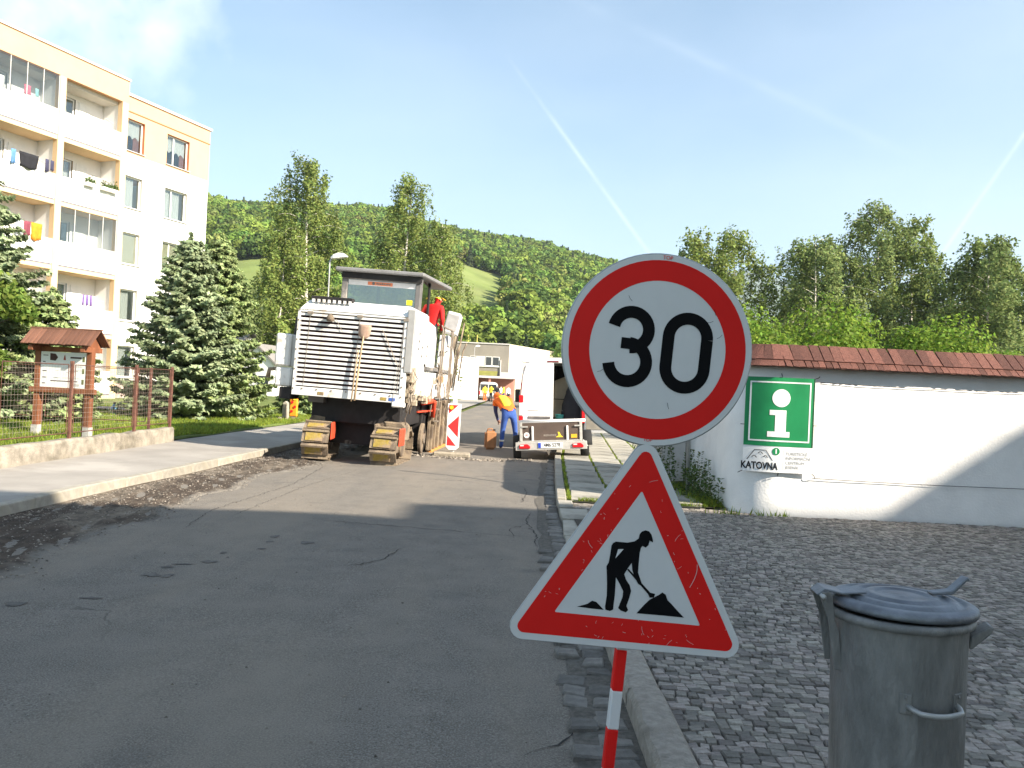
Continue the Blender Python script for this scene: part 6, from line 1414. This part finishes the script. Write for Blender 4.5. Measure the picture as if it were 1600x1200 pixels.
for s_ in (-1, 1):
    pm_ = MB().box(-.037, .037, -.42, 0, 0, .022).mesh('plank', M_kp)
    for i in range(nb_):
        o = link('plank', pm_, ki, (-.70 + 1.40 * (i + .5) / nb_, 0, 1.985 + U(-.004, .006)), (sl_, 0, 0) if s_ < 0 else (sl_, 0, math.pi))
MB().box(-.72, .72, -.03, .03, 1.995, 2.02).build('ridge_board', M_kp, ki)
pn = MB().box(-.455, .455, -.045, -.02, .905, 1.565).build('poster', mat('poster_white', (.74, .73, .70), .5, .03), ki)
q = MB(); q.flat([(-.27, 1.41), (-.16, 1.40), (-.11, 1.465), (-.16, 1.53), (-.27, 1.54)], -.0475); q.box(.14, .36, -.0485, -.0455, 1.455, 1.485); q.box(-.24, .30, -.0485, -.0455, 1.02, 1.035)
for (x, z, w) in ((-.41, 1.49, .1), (-.41, 1.37, .05), (-.41, 1.2, .08), (-.41, 1.08, .08), (-.41, .97, .06)): q.box(x, x + w, -.0485, -.0455, z, z + .014)
q.build('poster_print', mat('print_maroon', (.06, .025, .02), .6), pn)
q = MB(); rr = random.Random(4)
for i in range(16):
    x, z = rr.uniform(-.28, .30), rr.uniform(1.06, 1.36); q.box(x, x + rr.uniform(.04, .16), -.0475, -.0455, z, z + .006)
q.box(.2, .34, -.0475, -.0455, .94, .99); tag(q.build('poster_text', mat('print_pale', (.45, .44, .42), .7), pn), kind='stuff')
for z in (1.44, 1.22, 1.02): MB().box(.385, .428, -.0485, -.0455, z - .04, z + .05).build('poster_photo', mat('photo_olive', (.13, .15, .05), .7, .5, 30), pn)
MB().add([(.0, -.047, 1.42), (.05, -.047, 1.42), (.03, -.047, 1.52), (.015, -.047, 1.5)], [(0, 1, 2, 3)]).build('poster_emblem', mat('print_red', (.3, .06, .04), .7), pn)

# small things on the lawn
sp_ = empty('stone_post', (-7.62, 28.0, .14)); tag(sp_, 'pale stone post behind the milling machine at the lawn edge', 'post'); MB().prism([(-.1, 0), (.1, 0), (.08, .56), (.0, .62), (-.09, .56)], -.09, .09).build('shaft', M_kerb, sp_, bevel=.015)
wl_ = empty('warning_lamp_stand', (-7.25, 27.6, .14)); tag(wl_, 'orange warning lamp stand with red lamps behind the milling machine', 'lamp stand')
MB().box(-.13, .13, -.06, .06, .12, .85).build('panel', mat('lamp_orange', (.85, .30, .02), .6, .15, 8), wl_, bevel=.03); MB().box(-.05, .05, -.05, .05, 0, .13).build('foot', M_mud, wl_)
for x, z in ((-.05, .3), (.05, .45), (-.04, .6)): MB().cyl((x, -.06, z), (x, -.09, z), .045, n=10).build('red_lamp', M_tl, wl_)
MB().cyl((.04, -.06, .72), (.04, -.1, .72), .05, n=10).build('amber_lamp', M_hy, wl_)
bo = empty('bottle', (-11.6, 24.2, lawn_z(-11.6, 24.2))); tag(bo, 'small blue plastic bottle left standing on the lawn', 'bottle'); MB().lathe([(.09, 0), (.1, .02), (.1, .22), (.05, .30), (.035, .32)], 14).build('body', mat('blue_plastic', (.02, .25, .45), .3), bo, smooth=True); MB().cyl((0, 0, .32), (0, 0, .37), .04, n=10).build('cap', M_blk, bo)
gp = [(-7.1 + random.gauss(0, .5), 27.8 + random.gauss(0, .4), .16) for k in range(260)]; pebbles('rubble_heap', gp, M_peb, 'pale rubble scattered at the lawn edge behind the machine', .02, .12)

# ------------------------------------------------------------------ trees
M_bark = mat('birch_bark', (.58, .54, .47), .85, .15, 3, col2=(.06, .05, .045), mscale=5, mask=(.56, .66), stretch=(1, 1, .5)); M_brbark = mat('brown_bark', (.12, .085, .06), .95, .3, 5)
M_birch = leafmat('birch_leaf', (.20, .25, .065), .3, .38, .02, .35, sc=.6); M_birch2 = leafmat('birch_leaf_dark', (.185, .235, .075), .3, .35, .02, .35, sc=.6)
def birch(x, y, h, w, seed, label, leaf, n=11000, z0=0, lsz=.19, base=.16, weep=1.0, group=None, dense=.6):
    r8 = np.random.default_rng(seed); rr = random.Random(seed); t = empty('birch_tree', (x, y, z0)); tag(t, label, 'tree', group)
    lean = rr.uniform(-.03, .03); tk = [(lean * h * q + .12 * math.sin(q * 5 + seed), .1 * math.sin(q * 4 + seed * 2), h * q) for q in (0, .15, .3, .45, .6, .75, .9, .98)]
    rad = [h * .0125 * (1 - .88 * q) for q in (0, .15, .3, .45, .6, .75, .9, 1)]; wood = MB(); wood.tube(tk, rad, 8); wood.build('trunk', M_bark, t, smooth=True)
    lm = MB(); P = []; D_ = []; strands = []
    nl = int(22 + h)
    for i in range(nl):
        q = base + (1 - base) * (i + rr.random() * .7) / nl; zz = h * q; an = i * 2.4 + rr.uniform(-.5, .5); prof_ = (math.sin(math.pi * min(1, ((q - base) / (1 - base)) * .82 + .16))) ** .75
        L_ = w * .5 * prof_ * rr.uniform(.55, 1.12) + .4; k = q * (len(tk) - 1) * .999; a_ = tk[int(k)]; ox, oy = a_[0], a_[1]
        pts_ = []; 
        for s in (0, .3, .6, .85, 1): pts_.append((ox + math.cos(an) * L_ * s, oy + math.sin(an) * L_ * s, min(h * 1.0, zz + L_ * (.75 * s - .62 * s * s * weep)) ))
        lm.tube(pts_, [max(.012, h * .004 * (1 - .85 * s) * (1.2 - q)) for s in (0, .3, .6, .85, 1)], 5)
        for s in np.linspace(.22, 1, int(5 + L_ * 2.6)):
            j = min(3, int(s * 4)); f = s * 4 - j; A, B = Vector(pts_[j]), Vector(pts_[j + 1]); p = A.lerp(B, min(1, f))
            for _ in range(2): strands.append((p + Vector((rr.gauss(0, .28), rr.gauss(0, .28), rr.gauss(.1, .25))), rr.uniform(.5, 1.0) * (1.1 + .10 * h * weep) * (.6 + .5 * s) * (1.15 - .6 * q)))
    top = Vector(tk[-1])
    for _ in range(8): strands.append((top + Vector((rr.gauss(0, .2), rr.gauss(0, .2), rr.uniform(-.8, .1))), rr.uniform(.3, .8)))
    lm.build('limbs', M_bark, t, smooth=True)
    tot = sum(s[1] for s in strands)
    for p, L_ in strands:
        m = max(3, int(n * L_ / tot)); u = r8.random(m) ** .9; dx, dy = rr.gauss(0, .22), rr.gauss(0, .22)
        P.append(np.column_stack([p.x + dx * u * L_ + r8.normal(0, .13, m), p.y + dy * u * L_ + r8.normal(0, .13, m), np.maximum(.4, p.z - u * L_ + r8.normal(0, .08, m))]))
    P = np.concatenate(P); D_ = np.tile((0, 0, -1.0), (len(P), 1))
    NR = P.copy(); NR[:, 2] = 0; NR /= np.linalg.norm(NR, axis=1)[:, None] + .3; link('crown', leaf_mesh('crown', P, lsz, leaf, r8, up=.35, aspect=.62, dirs=D_, jit=.8, nrm=NR, jn=.65), t); return t
def bx(px, py, d):
    u, v = px - 800, -(py - 600); x_ = u * math.cos(_r) - v * math.sin(_r); return x_ / 1290 * d
for args in ((-17.6, 70, 20.3, 6.9, 1, 'tall weeping birch with forked bare top behind the machine canopy', M_birch, 34000), (-10.6, 76, 20.6, 6.0, 2, 'slender weeping birch with white trunk right of the street lamp', M_birch, 30000), (-18.7, 66, 13.6, 4.6, 9, 'lower weeping birch on the left flank of the tall forked birch', M_birch, 18000), (-7.4, 78, 17.0, 5.5, 10, 'smaller birch at the right of the slender white trunked birch', M_birch, 18000),
             (13.3, 61, 13.6, 5.0, 3, 'pale birch just above the speed limit disc', M_birch, 18000), (16.6, 63, 14.4, 6.0, 4, 'second pale birch at the upper right of the speed limit disc', M_birch, 19000),
             (22.3, 62, 13.8, 10.0, 5, 'broad dark birch at the left of the group behind the wall', M_birch2, 30000), (28.6, 66, 17.8, 9.0, 6, 'tallest birch of the group behind the wall', M_birch2, 30000), (32.2, 67, 16.6, 6.8, 7, 'birch just right of the tallest one behind the wall', M_birch, 24000),
             (32.8, 57, 13.4, 8.6, 8, 'rounded full birch at the far right behind the wall', M_birch2, 36000), (25.6, 70, 15.0, 7.0, 12, 'birch between the broad dark one and the tallest one', M_birch2, 24000), (36.0, 63, 13.0, 6.5, 13, 'birch between the tall group and the rounded right one', M_birch2, 20000)):
    birch(*args[:6], args[6], args[7], lsz=.23)
# deciduous bushes behind the wall
M_bush = leafmat('bush_leaf', (.17, .26, .035), .3, .42, .02, .35, sc=.8)
def bush(x, y, w, h, seed, label, leaf=None, n=7000, lsz=.14, z0=0):
    r8 = np.random.default_rng(seed); rr = random.Random(seed); t = empty('bush', (x, y, z0)); tag(t, label, 'bush'); q = MB(); nl = 16; P = []; NN = []
    for i in range(nl):
        an = rr.uniform(0, 6.28); rr_ = w * .42 * math.sqrt(rr.random()); c = Vector((rr_ * math.cos(an), rr_ * math.sin(an), h * rr.uniform(.35, .86) * (1 - .25 * (rr_ / w * 2) ** 2))); q.tube([(0.1 * math.cos(an), .1 * math.sin(an), 0), c * .5 + Vector((0, 0, .2)), c], [.05, .03, .01], 5)
        m = n // nl; dv = r8.normal(size=(m, 3)); dv /= np.linalg.norm(dv, axis=1)[:, None]; rad = rr.uniform(.16, .26) * min(w, h * 1.3); pp = np.array(c) + dv * (rad * r8.uniform(.55, 1.12, m) ** .7)[:, None] * np.array((1, 1, .85)); pp[:, 2] = np.clip(pp[:, 2], .05, None); P.append(pp); NN.append(dv)
    q.build('stems', M_brbark, t); link('foliage', leaf_mesh('foliage', np.concatenate(P), lsz, leaf or M_bush, r8, up=.3, aspect=.65, nrm=np.concatenate(NN), jn=.5), t); return t
for i, (x, y, w, h, lb) in enumerate(((8.4, 26, 4.8, 4.9, 'leftmost bright green bush above the wall roof'), (10.9, 27, 4.8, 4.6, 'second bright green bush from the left above the wall'), (13.2, 27.5, 4.6, 4.8, 'third bright green bush from the left above the wall'), (15.2, 28, 4.2, 4.6, 'rightmost bright green bush above the wall'), (18.2, 33, 5.5, 4.4, 'darker bush under the rounded right birch'), (22.5, 34, 6, 4.2, 'low bush at the right end above the wall'))):
    bush(x, y, w, h, 30 + i, lb, M_bush if i < 4 else M_birch2, n=13000, lsz=.13)
for i, (x, y, w, h, lb) in enumerate(((2.5, 118, 16, 7.5, 'green tree mass just behind the right of the hall'), (-7, 121, 16, 8.5, 'green tree mass behind the left of the hall'), (12, 112, 14, 9, 'dark green thicket right of the hall behind the van'), (-16, 104, 14, 8.5, 'green thicket left of the hall behind the machine'))):
    bush(x, y, w, h, 50 + i, lb, leafmat('thicket_leaf', (.13, .20, .04), .3, .35), n=9000, lsz=.42, z0=-.1)
# spruces
M_spr = leafmat('spruce_needle', (.30, .36, .20), .3, .34, .02, .4, sc=1.5); M_spr2 = leafmat('spruce_needle_green', (.28, .345, .145), .3, .34, .02, .4, sc=1.5)
def spruce(x, y, h, r0, seed, label, leaf, z0=.15, n_tw=1.1, size=.155):
    r8 = np.random.default_rng(seed); rr = random.Random(seed); t = empty('spruce_tree', (x, y, z0)); tag(t, label, 'tree'); q = MB(); q.tube([(0, 0, 0), (.02, 0, h * .5), (0, 0, h)], [h * .02, h * .012, .012], 8); q.build('trunk', M_brbark, t, smooth=True)
    br = MB(); P = []; D_ = []; z = .18
    while z < h - .05:
        f = 1 - z / h; L0 = r0 * (f ** .72) * (1 if z > .5 else .9) + .06; nb2 = max(5, int(7 + 5 * f)); a0 = rr.uniform(0, 6)
        for b in range(nb2):
            an = a0 + 2 * math.pi * b / nb2 + rr.uniform(-.25, .25); L_ = L0 * rr.uniform(.72, 1.12); dr_ = rr.uniform(.16, .36) * f + .02; zz = z + rr.uniform(-.06, .06); ca, sa = math.cos(an), math.sin(an)
            def bp(s): return (ca * L_ * s, sa * L_ * s, zz - dr_ * L_ * s + .30 * L_ * s * s * (.5 + f * .5))
            br.tube([bp(0), bp(.5), bp(1)], [.018 * f + .006, .010 * f + .004, .003], 4)
            ntw = int((6 + L_ * 13) * n_tw)
            for k in range(ntw):
                s = .18 + .82 * (k + rr.random()) / ntw; p = bp(s); sd_ = 1 if k % 2 else -1; tl = (.10 + .34 * L_ * (1 - s) * .7) * rr.uniform(.7, 1.2) + .05; ta = an + sd_ * rr.uniform(.6, 1.0); dz = rr.uniform(-.28, .06)
                m = int(5 + tl * 26); u = r8.random(m); dirx = np.array((math.cos(ta), math.sin(ta), dz))
                pp = np.array(p) + dirx * (u * tl)[:, None] + r8.normal(0, .018, (m, 3)); P.append(pp); D_.append(np.tile(dirx + np.array((0, 0, .25)), (m, 1)))
            m = int(8 + L_ * 16); u = r8.uniform(.3, 1.04, m); P.append(np.array([bp(s) for s in u]) + r8.normal(0, .02, (m, 3))); D_.append(np.tile((ca, sa, .2), (m, 1)))
        z += .15 + .10 * f * h / 5.5
    m = 70; u = r8.random(m); P.append(np.column_stack([r8.normal(0, .03, m), r8.normal(0, .03, m), h - .35 + .5 * u])); D_.append(np.tile((0, 0, 1.0), (m, 1)))
    br.build('branches', M_brbark, t, smooth=True); P = np.concatenate(P); NR = P.copy(); NR[:, 2] = 0; NR /= np.linalg.norm(NR, axis=1)[:, None] + .05
    me = leaf_mesh('crown', P, size, leaf, r8, up=.9, aspect=.5, nrm=NR, jn=.55, dirs=np.cross(NR, np.concatenate(D_)) + NR * .01, jit=.4); link('crown', me, t); return t
spruce(-9.9, 25.0, 5.5, 2.2, 1, 'large blue green spruce with broad skirt left of the milling machine', M_spr)
spruce(-9.45, 26.3, 5.75, 2.05, 2, 'second spruce with reddish tip right behind the large blue green one', M_spr2)
spruce(-12.5, 18.6, 6.0, 2.8, 3, 'spruce at the left picture edge behind the notice board', M_spr, z0=.3)
spruce(-10.6, 18.9, 2.9, 1.3, 4, 'low young spruce behind the notice board posts', M_spr2, z0=.3)
spruce(-7.9, 31.0, 1.7, 1.1, 5, 'small spruce shrub behind the milling machine tracks', M_spr2)
# broadleaf tree mixed into the left spruce
M_mapl = leafmat('maple_leaf', (.20, .28, .06), .3, .45, .02, .35)
r8 = np.random.default_rng(77); rr = random.Random(77); mt = empty('maple_tree', (-11.95, 17.9, .3)); tag(mt, 'young bright green broadleaf tree growing through the left spruce', 'tree')
q = MB(); q.tube([(0, 0, 0), (.1, 0, 1.3), (.25, 0, 2.4), (.3, -.1, 3.3)], [.06, .05, .035, .015], 7); q.build('trunk', M_brbark, mt, smooth=True); lm = MB(); P = []
for (cx, cy, cz, rad, m) in ((.35, -.2, 3.05, .42, 900), (.85, -.25, 2.85, .38, 800), (1.25, -.3, 2.55, .34, 700), (1.55, -.3, 2.35, .22, 350), (.2, -.3, 2.4, .4, 700), (-.3, -.2, 2.9, .45, 800), (.55, -.4, 1.75, .35, 600), (.9, -.35, 1.35, .32, 500), (.2, -.4, 1.2, .35, 500), (.7, -.3, .9, .3, 350), (-.2, -.4, 1.8, .4, 500)):
    lm.tube([(.15, 0, cz * .7), (cx * .6, cy * .6, cz * .92), (cx, cy, cz)], [.022, .015, .006], 5); dv = r8.normal(size=(m, 3)); dv /= np.linalg.norm(dv, axis=1)[:, None]; P.append(np.array((cx, cy, cz)) + dv * (rad * r8.uniform(.35, 1.1, m))[:, None])
lm.build('limbs', M_brbark, mt); link('crown', leaf_mesh('crown', np.concatenate(P), .115, M_mapl, r8, up=.8, aspect=.8), mt)

# ------------------------------------------------------------------ thin summer haze
hz_m = bpy.data.materials.new('haze_air'); hz_m.use_nodes = True; nt = hz_m.node_tree; nt.nodes.remove(nt.nodes['Principled BSDF'])
pv_ = nt.nodes.new('ShaderNodeVolumePrincipled'); pv_.inputs['Density'].default_value = .00022; pv_.inputs['Color'].default_value = (.80, .88, .96, 1); pv_.inputs['Anisotropy'].default_value = .3
nt.links.new(pv_.outputs[0], nt.nodes['Material Output'].inputs['Volume'])
hz = MB().box(-1700, 1700, -800, 3100, -5, 430).build('haze', hz_m); tag(hz, 'thin pale haze over the valley', 'haze', kind='stuff')
